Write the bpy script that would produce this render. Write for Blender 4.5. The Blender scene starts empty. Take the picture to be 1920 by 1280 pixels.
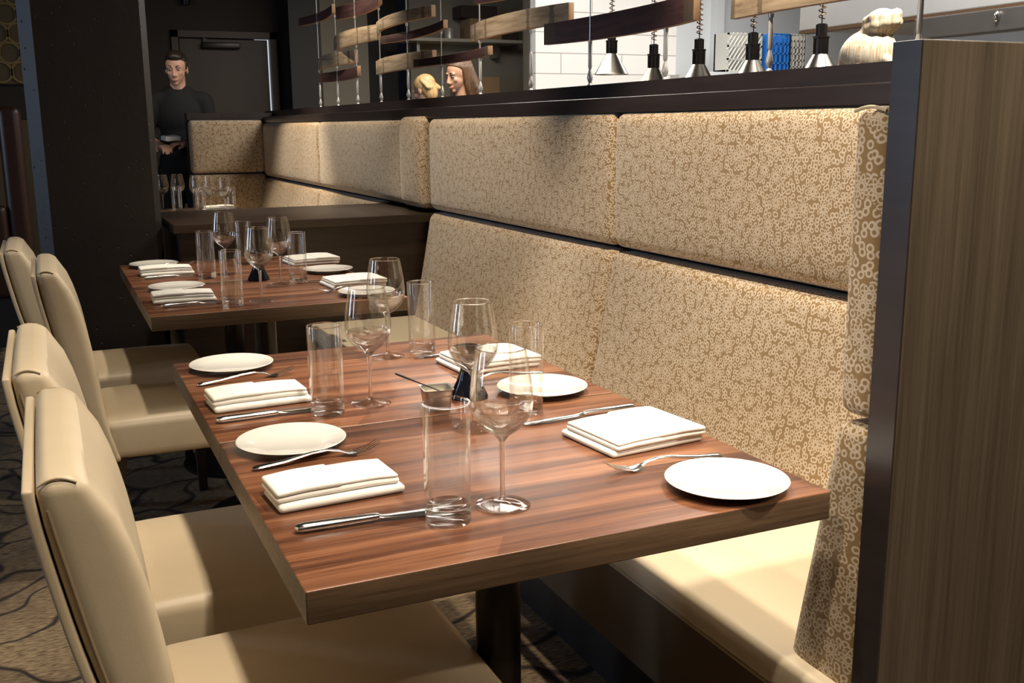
import bpy, bmesh, math, random
from mathutils import Vector, Matrix
random.seed(7)
SC = bpy.context.scene
C = SC.collection
PI = math.pi

# ------------------------------------------------------------------ camera, world, lights, exposure
cam_d = bpy.data.cameras.new('camera')
cam_d.sensor_width = 36.0
cam_d.lens = 36.06
cam_d.clip_end = 100
cam = bpy.data.objects.new('camera', cam_d)
C.objects.link(cam)
PITCH, YAW, ROLL = 0.20725, 0.42396, -0.00808
fw = Vector((math.sin(YAW) * math.cos(PITCH), math.cos(YAW) * math.cos(PITCH), -math.sin(PITCH)))
rt = Vector((math.cos(YAW), -math.sin(YAW), 0))
up = rt.cross(fw)
r2 = math.cos(ROLL) * rt + math.sin(ROLL) * up
u2 = -math.sin(ROLL) * rt + math.cos(ROLL) * up
M = Matrix((r2, u2, -fw)).transposed().to_4x4()
M.translation = Vector((-0.2296, -1.0863, 1.2677))
cam.matrix_world = M
SC.camera = cam

SC.view_settings.view_transform = 'Standard'
SC.view_settings.look = 'None'
SC.view_settings.gamma = 1.0
SC.view_settings.use_curve_mapping = False
SC.view_settings.exposure = 0.68
SC.cycles.use_denoising = True
SC.cycles.max_bounces = 12
SC.cycles.transparent_max_bounces = 32
SC.cycles.transmission_bounces = 12
SC.cycles.sample_clamp_indirect = 10.0
SC.cycles.blur_glossy = 0.5

w = bpy.data.worlds.new('world')
SC.world = w
w.use_nodes = True
w.node_tree.nodes['Background'].inputs[0].default_value = (0.5, 0.6, 0.8, 1)
w.node_tree.nodes['Background'].inputs[1].default_value = 0.003

def light(name, kind, loc, power, color, target=None, **kw):
    d = bpy.data.lights.new(name, kind)
    d.energy = power
    d.color = color
    for k, v in kw.items():
        setattr(d, k, v)
    o = bpy.data.objects.new(name, d)
    C.objects.link(o)
    o.location = loc
    if target is not None:
        o.rotation_euler = (Vector(target) - Vector(loc)).to_track_quat('-Z', 'Y').to_euler()
    return o

WARM = (1.0, 0.80, 0.56)
SPOTC = (1.0, 0.86, 0.68)
def downlight(name, loc, power, target, size=1.5, color=SPOTC, blend=0.55, rad=0.035):
    return light(name, 'SPOT', loc, power, color, target, spot_size=size, spot_blend=blend, shadow_soft_size=rad)
downlight('ceiling_or_fill_spot', (1.00, -0.55, 2.72), 140, (0.95, 0.15, 0.6), 1.1)
downlight('ceiling_or_fill_spot', (-0.65, -0.35, 2.72), 60, (0.80, 0.02, 0.88), 0.42)  # added fill from the left to brighten the end cushions
downlight('ceiling_or_fill_spot', (0.40, 6.1, 2.72), 22, (0.78, 7.40, 1.62), 0.35)  # small invented lamp that lifts the waiter's face
downlight('ceiling_or_fill_spot', (0.16, 0.35, 2.72), 62, (0.06, 0.45, 0.5), 1.15, blend=0.4)
downlight('ceiling_or_fill_spot', (0.22, -0.75, 2.72), 80, (-0.25, 0.30, 0.6), 1.05, blend=0.4)
downlight('ceiling_or_fill_spot', (-1.25, 0.9, 2.72), 45, (-1.05, 1.3, 0.0), 0.70)
downlight('ceiling_or_fill_spot', (1.45, -2.0, 2.72), 90, (1.02, 0.05, 0.65), 0.50)  # put in behind the camera to brighten the end panel and table front
downlight('ceiling_or_fill_spot', (0.74, 1.05, 2.72), 135, (1.12, 1.05, 0.75), 1.15)
downlight('ceiling_or_fill_spot', (0.20, 1.70, 2.72), 48, (0.0, 1.95, 0.6), 1.1)
downlight('ceiling_or_fill_spot', (0.70, 2.75, 2.72), 90, (0.98, 2.85, 0.8), 1.2)
downlight('ceiling_or_fill_spot', (0.70, 5.40, 2.72), 140, (0.85, 5.65, 0.7), 1.1, WARM)
downlight('ceiling_or_fill_spot', (0.95, 4.55, 2.72), 75, (1.3, 4.55, 0.9), 1.3)
downlight('ceiling_or_fill_spot', (1.95, 0.60, 2.72), 150, (2.05, 1.30, 1.5), 0.9, (1.0, 0.95, 0.86))  # added only to light the pale bun strongly
light('kitchen_tube_light', 'AREA', (2.6, 5.2, 2.75), 55, (1.0, 0.93, 0.84), (2.6, 5.2, 0), shape='RECTANGLE', size=1.2, size_y=2.6)
light('kitchen_tube_light', 'AREA', (4.6, 5.6, 2.75), 44, (1.0, 0.96, 0.90), (4.6, 6.2, 0), shape='RECTANGLE', size=1.2, size_y=2.0)
light('kitchen_tube_light', 'AREA', (2.5, 1.6, 2.75), 45, (1.0, 0.95, 0.86), (2.6, 1.6, 0), shape='RECTANGLE', size=0.8, size_y=1.2)
light('window_daylight', 'AREA', (-4.55, 3.9, 1.72), 30, (0.60, 0.76, 1.0), (0.5, 3.9, 1.6), shape='RECTANGLE', size=0.5, size_y=1.9)
light('window_daylight', 'AREA', (-4.55, 1.2, 1.72), 16, (0.60, 0.76, 1.0), (0.5, 1.2, 1.6), shape='RECTANGLE', size=0.25, size_y=1.9)
downlight('ceiling_or_fill_spot', (1.95, 4.9, 2.72), 45, (2.45, 5.75, 1.55), 0.7, WARM)  # extra warm fill, made up to brighten the brown-haired woman

# ------------------------------------------------------------------ node helpers
class NT:
    def __init__(self, name):
        self.m = bpy.data.materials.new(name)
        self.m.use_nodes = True
        self.t = self.m.node_tree
        self.t.nodes.clear()
        self.out = self.t.nodes.new('ShaderNodeOutputMaterial')
    def n(self, typ, ins=None, **props):
        nd = self.t.nodes.new(typ)
        for k, v in props.items():
            setattr(nd, k, v)
        for k, v in (ins or {}).items():
            sock = nd.inputs[k]
            if isinstance(v, bpy.types.NodeSocket):
                self.t.links.new(v, sock)
            else:
                sock.default_value = v
        return nd
    def math(self, op, a, b=0.0, c=0.0, clamp=False):
        nd = self.n('ShaderNodeMath', {0: a, 1: b, 2: c}, operation=op)
        nd.use_clamp = clamp
        return nd.outputs[0]
    def mix(self, fac, a, b, blend='MIX'):
        nd = self.n('ShaderNodeMix', data_type='RGBA', blend_type=blend)
        for idx, v in ((0, fac), (6, a), (7, b)):
            if isinstance(v, bpy.types.NodeSocket):
                self.t.links.new(v, nd.inputs[idx])
            else:
                nd.inputs[idx].default_value = v
        return nd.outputs[2]
    def ramp(self, fac, stops):
        nd = self.n('ShaderNodeValToRGB', {0: fac})
        cr = nd.color_ramp
        while len(cr.elements) < len(stops):
            cr.elements.new(0.5)
        for e, (p, c) in zip(cr.elements, stops):
            e.position = p
            e.color = c if len(c) == 4 else (*c, 1)
        return nd.outputs[0]
    def coords(self, which='Object', scale=(1, 1, 1), rot=(0, 0, 0)):
        tc = self.n('ShaderNodeTexCoord')
        mp = self.n('ShaderNodeMapping', {'Vector': tc.outputs[which], 'Scale': scale, 'Rotation': rot})
        return mp.outputs[0]
    def noise(self, vec, scale, detail=3, rough=0.5, out=0):
        return self.n('ShaderNodeTexNoise', {'Vector': vec, 'Scale': scale, 'Detail': detail, 'Roughness': rough}).outputs[out]
    def bsdf(self, color, rough=0.5, metal=0.0, bump=None, bump_str=0.2, bump_dist=0.002, **kw):
        b = self.n('ShaderNodeBsdfPrincipled', {'Base Color': color if isinstance(color, bpy.types.NodeSocket) else (*color[:3], 1), 'Roughness': rough, 'Metallic': metal})
        for k, v in kw.items():
            b.inputs[k.replace('_', ' ')].default_value = v
        if bump is not None:
            bn = self.n('ShaderNodeBump', {'Height': bump, 'Strength': bump_str, 'Distance': bump_dist})
            self.t.links.new(bn.outputs[0], b.inputs['Normal'])
        self.t.links.new(b.outputs[0], self.out.inputs[0])
        return self.m

def simple(name, col, rough=0.5, metal=0.0, var=0.08, nscale=30, bump=0.0, **kw):
    t = NT(name)
    v = t.coords()
    n = t.noise(v, nscale, 4)
    c = t.mix(t.math('MULTIPLY', n, 1.0), (*[x * (1 - var) for x in col], 1), (*[min(1, x * (1 + var)) for x in col], 1))
    return t.bsdf(c, rough, metal, bump=n if bump else None, bump_str=bump, **kw)

MT = {}
def make_materials():
    # --- floral ring upholstery
    t = NT('ring_fabric')
    uv = t.coords('UV')
    warp = t.n('ShaderNodeTexNoise', {'Vector': uv, 'Scale': 25.0, 'Detail': 1.0}).outputs[1]
    wv = t.n('ShaderNodeVectorMath', {0: warp, 1: (0.5, 0.5, 0.5)}, operation='SUBTRACT').outputs[0]
    wv = t.n('ShaderNodeVectorMath', {0: wv, 'Scale': 0.008}, operation='SCALE').outputs[0]
    p = t.n('ShaderNodeVectorMath', {0: uv, 1: wv}, operation='ADD').outputs[0]
    def rings(vec, scale, r0, r1, rnd=0.85):
        vo = t.n('ShaderNodeTexVoronoi', {'Vector': vec, 'Scale': scale, 'Randomness': rnd}, voronoi_dimensions='2D')
        d = vo.outputs['Distance']
        a = t.n('ShaderNodeMapRange', {0: d, 1: r0 - 0.035, 2: r0 + 0.035}).outputs[0]
        b = t.n('ShaderNodeMapRange', {0: d, 1: r1 + 0.035, 2: r1 - 0.035}).outputs[0]
        return t.math('MULTIPLY', a, b)
    ra = rings(p, 72.0, 0.225, 0.47, 0.78)
    # larger flowers: a ring centre with a wreath of looped petals
    FS = 17.0
    vo = t.n('ShaderNodeTexVoronoi', {'Vector': uv, 'Scale': FS, 'Randomness': 0.85}, voronoi_dimensions='2D')
    off = t.n('ShaderNodeVectorMath', {0: uv, 1: vo.outputs['Position']}, operation='SUBTRACT').outputs[0]
    sp = t.n('ShaderNodeSeparateXYZ', {0: off})
    ang = t.math('ARCTAN2', sp.outputs[1], sp.outputs[0])
    d = vo.outputs['Distance']
    def band(x, lo, hi, e):
        a = t.n('ShaderNodeMapRange', {0: x, 1: lo - e, 2: lo + e}).outputs[0]
        b = t.n('ShaderNodeMapRange', {0: x, 1: hi + e, 2: hi - e}).outputs[0]
        return t.math('MULTIPLY', a, b)
    ring = band(d, 0.060, 0.118, 0.012)
    u = t.math('SUBTRACT', t.math('FRACT', t.math('MULTIPLY', ang, 9 / (2 * PI))), 0.5)
    u = t.math('MULTIPLY', t.math('MULTIPLY', u, d), 9.5)
    v_ = t.math('MULTIPLY', t.math('SUBTRACT', d, 0.215), 10.5)
    el = t.math('SQRT', t.math('ADD', t.math('MULTIPLY', u, u), t.math('MULTIPLY', v_, v_)))
    petal = band(el, 0.48, 0.98, 0.10)
    core = t.math('MAXIMUM', ring, petal)
    infl = t.n('ShaderNodeMapRange', {0: d, 1: 0.325, 2: 0.305}).outputs[0]
    mask = t.mix(infl, ra, core)
    weave = t.noise(uv, 900.0, 2)
    big = t.noise(uv, 5.0, 2)
    base = t.mix(weave, (0.185, 0.108, 0.036, 1), (0.275, 0.170, 0.065, 1))
    lightc = t.mix(weave, (0.47, 0.385, 0.285, 1), (0.61, 0.51, 0.39, 1))
    col = t.mix(mask, base, lightc)
    col = t.mix(t.math('MULTIPLY', big, 0.16), col, (0.42, 0.27, 0.11, 1))
    MT['fabric'] = t.bsdf(col, 0.85, bump=mask, bump_str=0.25, bump_dist=0.001, Sheen_Weight=0.25)
    # --- walnut table laminate (grain along local X)
    t = NT('walnut_laminate')
    v = t.coords('Object')
    sx = t.n('ShaderNodeSeparateXYZ', {0: v})
    strip = t.n('ShaderNodeTexNoise', {'Vector': t.n('ShaderNodeMapping', {'Vector': v, 'Scale': (0.9, 42, 3)}).outputs[0], 'Scale': 1.0, 'Detail': 2.0}).outputs[0]
    grain = t.n('ShaderNodeTexNoise', {'Vector': t.n('ShaderNodeMapping', {'Vector': v, 'Scale': (7, 190, 60)}).outputs[0], 'Scale': 1.0, 'Detail': 5.0, 'Roughness': 0.65}).outputs[0]
    vor = t.n('ShaderNodeTexVoronoi', {'Vector': t.n('ShaderNodeMapping', {'Vector': v, 'Scale': (0.9, 13, 0.01)}).outputs[0], 'Scale': 1.0}, voronoi_dimensions='3D')
    tone = t.n('ShaderNodeSeparateColor', {0: vor.outputs['Color']}).outputs[0]
    f = t.math('ADD', t.math('MULTIPLY', strip, 0.62), t.math('MULTIPLY', grain, 0.42))
    f = t.math('ADD', f, t.math('MULTIPLY', t.math('SUBTRACT', tone, 0.5), 0.30))
    col = t.ramp(f, [(0.28, (0.036, 0.014, 0.008)), (0.44, (0.095, 0.036, 0.018)), (0.57, (0.172, 0.070, 0.033)), (0.71, (0.265, 0.120, 0.060)), (0.86, (0.34, 0.175, 0.095))])
    te = NT('table_edge_laminate')
    ge = te.noise(te.coords('Object', (6, 60, 150)), 1.0, 5, 0.6)
    MT['table_edge'] = te.bsdf(te.ramp(ge, [(0.3, (0.060, 0.036, 0.020)), (0.7, (0.135, 0.082, 0.046))]), 0.42)
    MT['walnut'] = t.bsdf(col, t.math('ADD', 0.25, t.math('MULTIPLY', grain, 0.16)), bump=grain, bump_str=0.05, bump_dist=0.001)
    # --- dark stained wood
    def dark_wood(name, a, b, scale, rough):
        t = NT(name)
        v = t.coords('Object', scale)
        g = t.noise(v, 1.0, 6, 0.62)
        g2 = t.noise(t.coords('Object', [s * 0.15 for s in scale]), 1.0, 3)
        f = t.math('ADD', t.math('MULTIPLY', g, 0.65), t.math('MULTIPLY', g2, 0.35))
        return t.bsdf(t.ramp(f, [(0.3, a), (0.7, b)]), rough, bump=g, bump_str=0.04, bump_dist=0.001)
    MT['panel'] = dark_wood('brown_vertical_veneer', (0.040, 0.029, 0.019), (0.105, 0.080, 0.054), (150, 150, 3.0), 0.42)
    MT['edge'] = dark_wood('dark_edge_band', (0.020, 0.015, 0.015), (0.036, 0.027, 0.027), (40, 4, 40), 0.30)
    MT['espresso'] = dark_wood('espresso_wood', (0.018, 0.011, 0.007), (0.050, 0.030, 0.018), (3, 3, 60), 0.40)
    MT['divider'] = dark_wood('divider_wood', (0.016, 0.009, 0.005), (0.040, 0.023, 0.013), (3, 60, 60), 0.35)
    MT['wall_dark'] = simple('dark_wall_paint', (0.022, 0.0125, 0.006), 0.75, var=0.15, nscale=6)
    MT['wall_black'] = simple('black_wall_paint', (0.012, 0.009, 0.008), 0.6, var=0.15, nscale=6)
    MT['door'] = simple('dark_brown_door_paint', (0.042, 0.025, 0.012), 0.5, var=0.12, nscale=20)
    MT['kwall'] = simple('taupe_kitchen_paint', (0.30, 0.265, 0.205), 0.7, var=0.04, nscale=5)
    MT['kwhite'] = simple('cool_white_kitchen_paint', (0.62, 0.64, 0.66), 0.5, var=0.03, nscale=4)
    MT['ceiling'] = simple('dark_ceiling_paint', (0.035, 0.028, 0.022), 0.9, var=0.1, nscale=3)
    # rough concrete column
    t = NT('dark_painted_concrete')
    v = t.coords()
    n = t.noise(v, 9, 6, 0.6)
    pits = t.n('ShaderNodeTexVoronoi', {'Vector': v, 'Scale': 22.0}).outputs['Distance']
    hole = t.n('ShaderNodeMapRange', {0: pits, 1: 0.05, 2: 0.12}).outputs[0]
    col = t.mix(n, (0.008, 0.0045, 0.0025, 1), (0.017, 0.010, 0.0055, 1))
    col = t.mix(t.math('SUBTRACT', 1.0, hole), col, (0.006, 0.004, 0.003, 1))
    MT['column'] = t.bsdf(col, 0.55, bump=t.math('ADD', n, hole), bump_str=0.5, bump_dist=0.006)
    # cream leather
    t = NT('cream_leather')
    v = t.coords()
    cell = t.n('ShaderNodeTexVoronoi', {'Vector': v, 'Scale': 420.0}).outputs['Distance']
    n = t.noise(v, 12, 3)
    col = t.mix(n, (0.58, 0.47, 0.32, 1), (0.66, 0.55, 0.385, 1))
    MT['leather'] = t.bsdf(col, 0.42, bump=cell, bump_str=0.06, bump_dist=0.0008)
    MT['leather_seam'] = simple('leather_seam', (0.36, 0.27, 0.165), 0.55)
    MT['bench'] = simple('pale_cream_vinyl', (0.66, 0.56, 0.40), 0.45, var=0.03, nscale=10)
    MT['bench_pipe'] = simple('bench_piping', (0.50, 0.41, 0.27), 0.45)
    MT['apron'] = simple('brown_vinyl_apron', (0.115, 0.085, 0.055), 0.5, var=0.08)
    MT['brown_leather'] = simple('dark_brown_leather', (0.035, 0.014, 0.009), 0.4)
    MT['porcelain'] = simple('white_porcelain', (0.64, 0.62, 0.575), 0.12, var=0.01, Coat_Weight=0.5)
    # linen
    t = NT('white_linen')
    v = t.coords('Object')
    wv = t.n('ShaderNodeTexNoise', {'Vector': t.n('ShaderNodeMapping', {'Vector': v, 'Scale': (900, 120, 300)}).outputs[0], 'Scale': 1.0}).outputs[0]
    wr = t.noise(v, 30, 3)
    MT['linen'] = t.bsdf(t.mix(wr, (0.70, 0.68, 0.63, 1), (0.76, 0.745, 0.70, 1)), 0.85, bump=t.math('ADD', wv, t.math('MULTIPLY', wr, 2.0)), bump_str=0.2, bump_dist=0.001)
    MT['steel'] = simple('polished_cutlery_steel', (0.82, 0.80, 0.77), 0.18, 1.0, var=0.05)
    MT['brushed'] = simple('brushed_stainless', (0.50, 0.49, 0.47), 0.34, 1.0, var=0.06, nscale=40)
    MT['hood'] = simple('kitchen_hood_steel', (0.62, 0.62, 0.62), 0.45, 0.55, var=0.05, nscale=8)
    MT['hood_dark'] = simple('dull_hood_lip_steel', (0.16, 0.15, 0.14), 0.38, 0.7, var=0.25, nscale=5)
    MT['lampshade'] = simple('spun_aluminium_shade', (0.62, 0.57, 0.50), 0.25, 1.0, var=0.04)
    MT['black_metal'] = simple('black_lamp_metal', (0.025, 0.02, 0.018), 0.28, 0.6)
    MT['cable'] = simple('pale_steel_cable', (0.60, 0.57, 0.53), 0.35, 0.6)
    MT['black_glass'] = simple('glossy_black_glass', (0.006, 0.007, 0.012), 0.06)
    MT['black_iron'] = simple('black_iron', (0.018, 0.014, 0.012), 0.32, 0.5)
    # thin glass: clear to look through, mirror-like towards grazing angles
    def thin_glass(name, power, base):
        t = NT(name)
        lw = t.n('ShaderNodeLayerWeight', {'Blend': 0.5}).outputs['Facing']
        f = t.math('ADD', base, t.math('MULTIPLY', t.math('POWER', lw, power), 0.62), clamp=True)
        tr = t.n('ShaderNodeBsdfTransparent', {'Color': (0.992, 0.992, 0.988, 1)})
        gl = t.n('ShaderNodeBsdfGlossy', {'Color': (1, 1, 1, 1), 'Roughness': 0.015})
        mx = t.n('ShaderNodeMixShader', {0: f, 1: tr.outputs[0], 2: gl.outputs[0]})
        t.t.links.new(mx.outputs[0], t.out.inputs[0])
        return t.m
    MT['glass_wall'] = thin_glass('thin_clear_glass', 3.0, 0.05)
    t = NT('solid_clear_glass')
    gl = t.n('ShaderNodeBsdfGlass', {'Color': (0.99, 0.99, 0.98, 1), 'Roughness': 0.0, 'IOR': 1.48})
    tr = t.n('ShaderNodeBsdfTransparent', {'Color': (0.98, 0.98, 0.97, 1)})
    mx = t.n('ShaderNodeMixShader', {0: 0.48, 1: gl.outputs[0], 2: tr.outputs[0]})
    t.t.links.new(mx.outputs[0], t.out.inputs[0])
    MT['glass_solid'] = t.m
    t = NT('thin_foot_glass')
    gl = t.n('ShaderNodeBsdfGlass', {'Color': (1, 1, 1, 1), 'Roughness': 0.0, 'IOR': 1.45})
    tr = t.n('ShaderNodeBsdfTransparent', {'Color': (0.985, 0.985, 0.98, 1)})
    mx = t.n('ShaderNodeMixShader', {0: 0.55, 1: gl.outputs[0], 2: tr.outputs[0]})
    t.t.links.new(mx.outputs[0], t.out.inputs[0])
    MT['glass_foot'] = t.m
    # carpet: loop rows with dark drawn lines
    t = NT('patterned_carpet')
    v = t.coords('Object')
    row = t.n('ShaderNodeTexNoise', {'Vector': t.n('ShaderNodeMapping', {'Vector': v, 'Scale': (40, 190, 1)}).outputs[0], 'Scale': 1.0, 'Detail': 3.0}).outputs[0]
    wv = t.n('ShaderNodeTexNoise', {'Vector': v, 'Scale': 2.2, 'Detail': 2.0}).outputs[1]
    wq = t.n('ShaderNodeVectorMath', {0: wv, 'Scale': 0.8}, operation='SCALE').outputs[0]
    pv = t.n('ShaderNodeVectorMath', {0: v, 1: wq}, operation='ADD').outputs[0]
    edge = t.n('ShaderNodeTexVoronoi', {'Vector': t.n('ShaderNodeMapping', {'Vector': pv, 'Scale': (2.6, 5.5, 1)}).outputs[0], 'Scale': 1.0}, feature='DISTANCE_TO_EDGE', voronoi_dimensions='2D').outputs['Distance']
    line = t.n('ShaderNodeMapRange', {0: edge, 1: 0.02, 2: 0.075}).outputs[0]
    blot = t.n('ShaderNodeMapRange', {0: t.noise(v, 1.4, 2), 1: 0.42, 2: 0.60}).outputs[0]
    col = t.ramp(row, [(0.3, (0.060, 0.038, 0.020)), (0.52, (0.22, 0.155, 0.085)), (0.75, (0.36, 0.27, 0.165))])
    col = t.mix(t.math('MULTIPLY', blot, 0.55), col, (0.07, 0.045, 0.025, 1))
    col = t.mix(line, (0.025, 0.015, 0.010, 1), col)
    MT['carpet'] = t.bsdf(col, 0.95, bump=row, bump_str=0.6, bump_dist=0.006)
    # large white wall tiles (on a wall facing -Y)
    t = NT('white_wall_tile')
    v = t.coords('Object')
    sw = t.n('ShaderNodeSeparateXYZ', {0: v})
    cb = t.n('ShaderNodeCombineXYZ', {0: sw.outputs[0], 1: sw.outputs[2], 2: 0.0})
    br = t.n('ShaderNodeTexBrick', {'Vector': cb.outputs[0], 'Color1': (0.86, 0.84, 0.80, 1), 'Color2': (0.88, 0.865, 0.83, 1), 'Mortar': (0.42, 0.40, 0.37, 1), 'Scale': 1.0, 'Mortar Size': 0.004, 'Brick Width': 0.60, 'Row Height': 0.17})
    MT['tile'] = t.bsdf(br.outputs[0], 0.2)
    # barrel stave wood
    t = NT('barrel_stave_outer')
    v = t.coords('Object')
    g = t.noise(t.coords('Object', (30, 4, 60)), 1.0, 6, 0.65)
    sy = t.n('ShaderNodeSeparateXYZ', {0: v}).outputs[1]
    ay = t.math('ABSOLUTE', sy)
    wob = t.math('ADD', ay, t.math('MULTIPLY', t.math('SUBTRACT', t.noise(v, 40, 2), 0.5), 0.03))
    hoop = t.math('MAXIMUM', t.math('COMPARE', wob, 0.20, 0.012), t.math('COMPARE', wob, 0.36, 0.014))
    col = t.ramp(g, [(0.3, (0.17, 0.115, 0.065)), (0.55, (0.36, 0.265, 0.165)), (0.8, (0.50, 0.39, 0.26))])
    col = t.mix(t.math('MULTIPLY', hoop, 0.75), col, (0.11, 0.070, 0.040, 1))
    MT['stave_out'] = t.bsdf(col, 0.75, bump=g, bump_str=0.3, bump_dist=0.003)
    t = NT('barrel_stave_wine_stained')
    v = t.coords('Object')
    g = t.noise(t.coords('Object', (30, 4, 60)), 1.0, 6, 0.65)
    ay = t.math('ABSOLUTE', t.n('ShaderNodeSeparateXYZ', {0: v}).outputs[1])
    tip = t.n('ShaderNodeMapRange', {0: ay, 1: 0.398, 2: 0.402}).outputs[0]
    col = t.ramp(g, [(0.3, (0.030, 0.012, 0.012)), (0.7, (0.085, 0.034, 0.030))])
    col = t.mix(tip, col, (0.060, 0.040, 0.026, 1))
    MT['stave_in'] = t.bsdf(col, 0.6, bump=g, bump_str=0.2, bump_dist=0.002)
    MT['stave_edge'] = simple('raw_oak_edge', (0.42, 0.25, 0.135), 0.7, var=0.15)
    # people
    MT['skin'] = simple('skin', (0.62, 0.36, 0.25), 0.5, var=0.05, nscale=40, Subsurface_Weight=0.1, Subsurface_Radius=(0.02, 0.008, 0.004))
    def hair(name, a, b):
        t = NT(name)
        g = t.noise(t.coords('Object', (160, 160, 10)), 1.0, 4, 0.6)
        return t.bsdf(t.ramp(g, [(0.35, a), (0.65, b)]), 0.42, bump=g, bump_str=0.5, bump_dist=0.004)
    MT['hair_dark'] = hair('dark_brown_hair', (0.014, 0.009, 0.007), (0.035, 0.022, 0.015))
    MT['hair_brown'] = hair('brown_hair', (0.030, 0.014, 0.007), (0.16, 0.085, 0.042))
    MT['hair_blond'] = hair('golden_blond_hair', (0.42, 0.22, 0.075), (0.80, 0.56, 0.27))
    MT['hair_pale'] = hair('pale_blond_hair', (0.62, 0.42, 0.22), (0.92, 0.80, 0.60))
    MT['black_cloth'] = simple('black_cloth', (0.005, 0.0045, 0.0045), 0.85, var=0.2)
    MT['white_cloth'] = simple('white_kitchen_cloth', (0.70, 0.70, 0.70), 0.85)
    MT['eye_white'] = simple('eye_white', (0.38, 0.34, 0.31), 0.2, var=0.01)
    MT['eye_iris'] = simple('eye_iris', (0.03, 0.018, 0.010), 0.15)
    MT['lip'] = simple('lips', (0.50, 0.19, 0.16), 0.4)
    MT['cardboard'] = simple('cardboard', (0.36, 0.225, 0.115), 0.8)
    MT['dark_box'] = simple('dark_cardboard', (0.055, 0.035, 0.025), 0.8)
    MT['paper'] = simple('white_paper', (0.80, 0.79, 0.76), 0.8, var=0.01)
    MT['shelf'] = simple('painted_shelf', (0.50, 0.46, 0.36), 0.5, var=0.03)
    MT['tin'] = simple('pale_tin', (0.62, 0.60, 0.52), 0.35, 0.4)
    MT['red_plastic'] = simple('red_plastic', (0.45, 0.05, 0.03), 0.4)
    MT['blue_plastic'] = simple('blue_rack_plastic', (0.035, 0.20, 0.62), 0.4)
    MT['grey_plastic'] = simple('grey_crate_plastic', (0.47, 0.47, 0.43), 0.5)
    MT['beige_plastic'] = simple('beige_rack_plastic', (0.58, 0.56, 0.50), 0.5)
    MT['sauce'] = simple('pale_sauce', (0.72, 0.62, 0.44), 0.3)
    MT['lattice'] = simple('gold_lattice_paint', (0.24, 0.165, 0.065), 0.5)
    MT['lattice_back'] = simple('olive_lattice_backing', (0.10, 0.068, 0.029), 0.7)
    MT['spring'] = simple('bronze_coil', (0.22, 0.13, 0.075), 0.4, 0.7)
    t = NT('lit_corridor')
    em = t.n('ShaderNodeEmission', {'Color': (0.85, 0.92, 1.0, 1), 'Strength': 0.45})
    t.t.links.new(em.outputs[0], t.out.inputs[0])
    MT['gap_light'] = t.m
make_materials()

# ------------------------------------------------------------------ mesh helpers
def tag(o, label=None, cat=None, group=None, kind=None):
    if label: o['label'] = label
    if cat: o['category'] = cat
    if group: o['group'] = group
    if kind: o['kind'] = kind
    return o

def empty(name, loc, label, cat, group=None, rz=0.0):
    o = bpy.data.objects.new(name, None)
    o.empty_display_size = 0.05
    C.objects.link(o)
    o.location = loc
    o.rotation_euler = (0, 0, rz)
    return tag(o, label, cat, group)

def obj(name, bm, mats, parent=None, smooth=True, uv=False, label=None):
    me = bpy.data.meshes.new(name)
    bmesh.ops.recalc_face_normals(bm, faces=bm.faces[:])
    if uv:
        lay = bm.loops.layers.uv.verify()
        for f in bm.faces:
            n = f.normal
            ax = max(range(3), key=lambda i: abs(n[i]))
            a, b = [(1, 2), (0, 2), (0, 1)][ax]
            for l in f.loops:
                l[lay].uv = (l.vert.co[a], l.vert.co[b])
    bm.to_mesh(me)
    bm.free()
    o = bpy.data.objects.new(name, me)
    C.objects.link(o)
    for m in (mats if isinstance(mats, (list, tuple)) else [mats]):
        me.materials.append(MT[m] if isinstance(m, str) else m)
    if smooth:
        for p in me.polygons:
            p.use_smooth = True
        try:
            me.set_sharp_from_angle(angle=math.radians(40))
        except Exception:
            pass
    if parent: o.parent = parent
    if label: o['label'] = label
    return o

def copy_tree(root, loc, label=None, rz=None, group=None):
    r = root.copy(); C.objects.link(r); r.location = loc
    if rz is not None: r.rotation_euler = (0, 0, rz)
    if label: r['label'] = label
    if group: r['group'] = group
    for ch in list(root.children):
        c = ch.copy(); C.objects.link(c); c.parent = r
        for g in list(ch.children):
            d = g.copy(); C.objects.link(d); d.parent = c
    return r

def box(bm, lo, hi, mi=0):
    vs = [bm.verts.new((x, y, z)) for x in (lo[0], hi[0]) for y in (lo[1], hi[1]) for z in (lo[2], hi[2])]
    for q in ((0, 1, 3, 2), (4, 6, 7, 5), (0, 4, 5, 1), (2, 3, 7, 6), (0, 2, 6, 4), (1, 5, 7, 3)):
        f = bm.faces.new([vs[i] for i in q]); f.material_index = mi
    return vs

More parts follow.
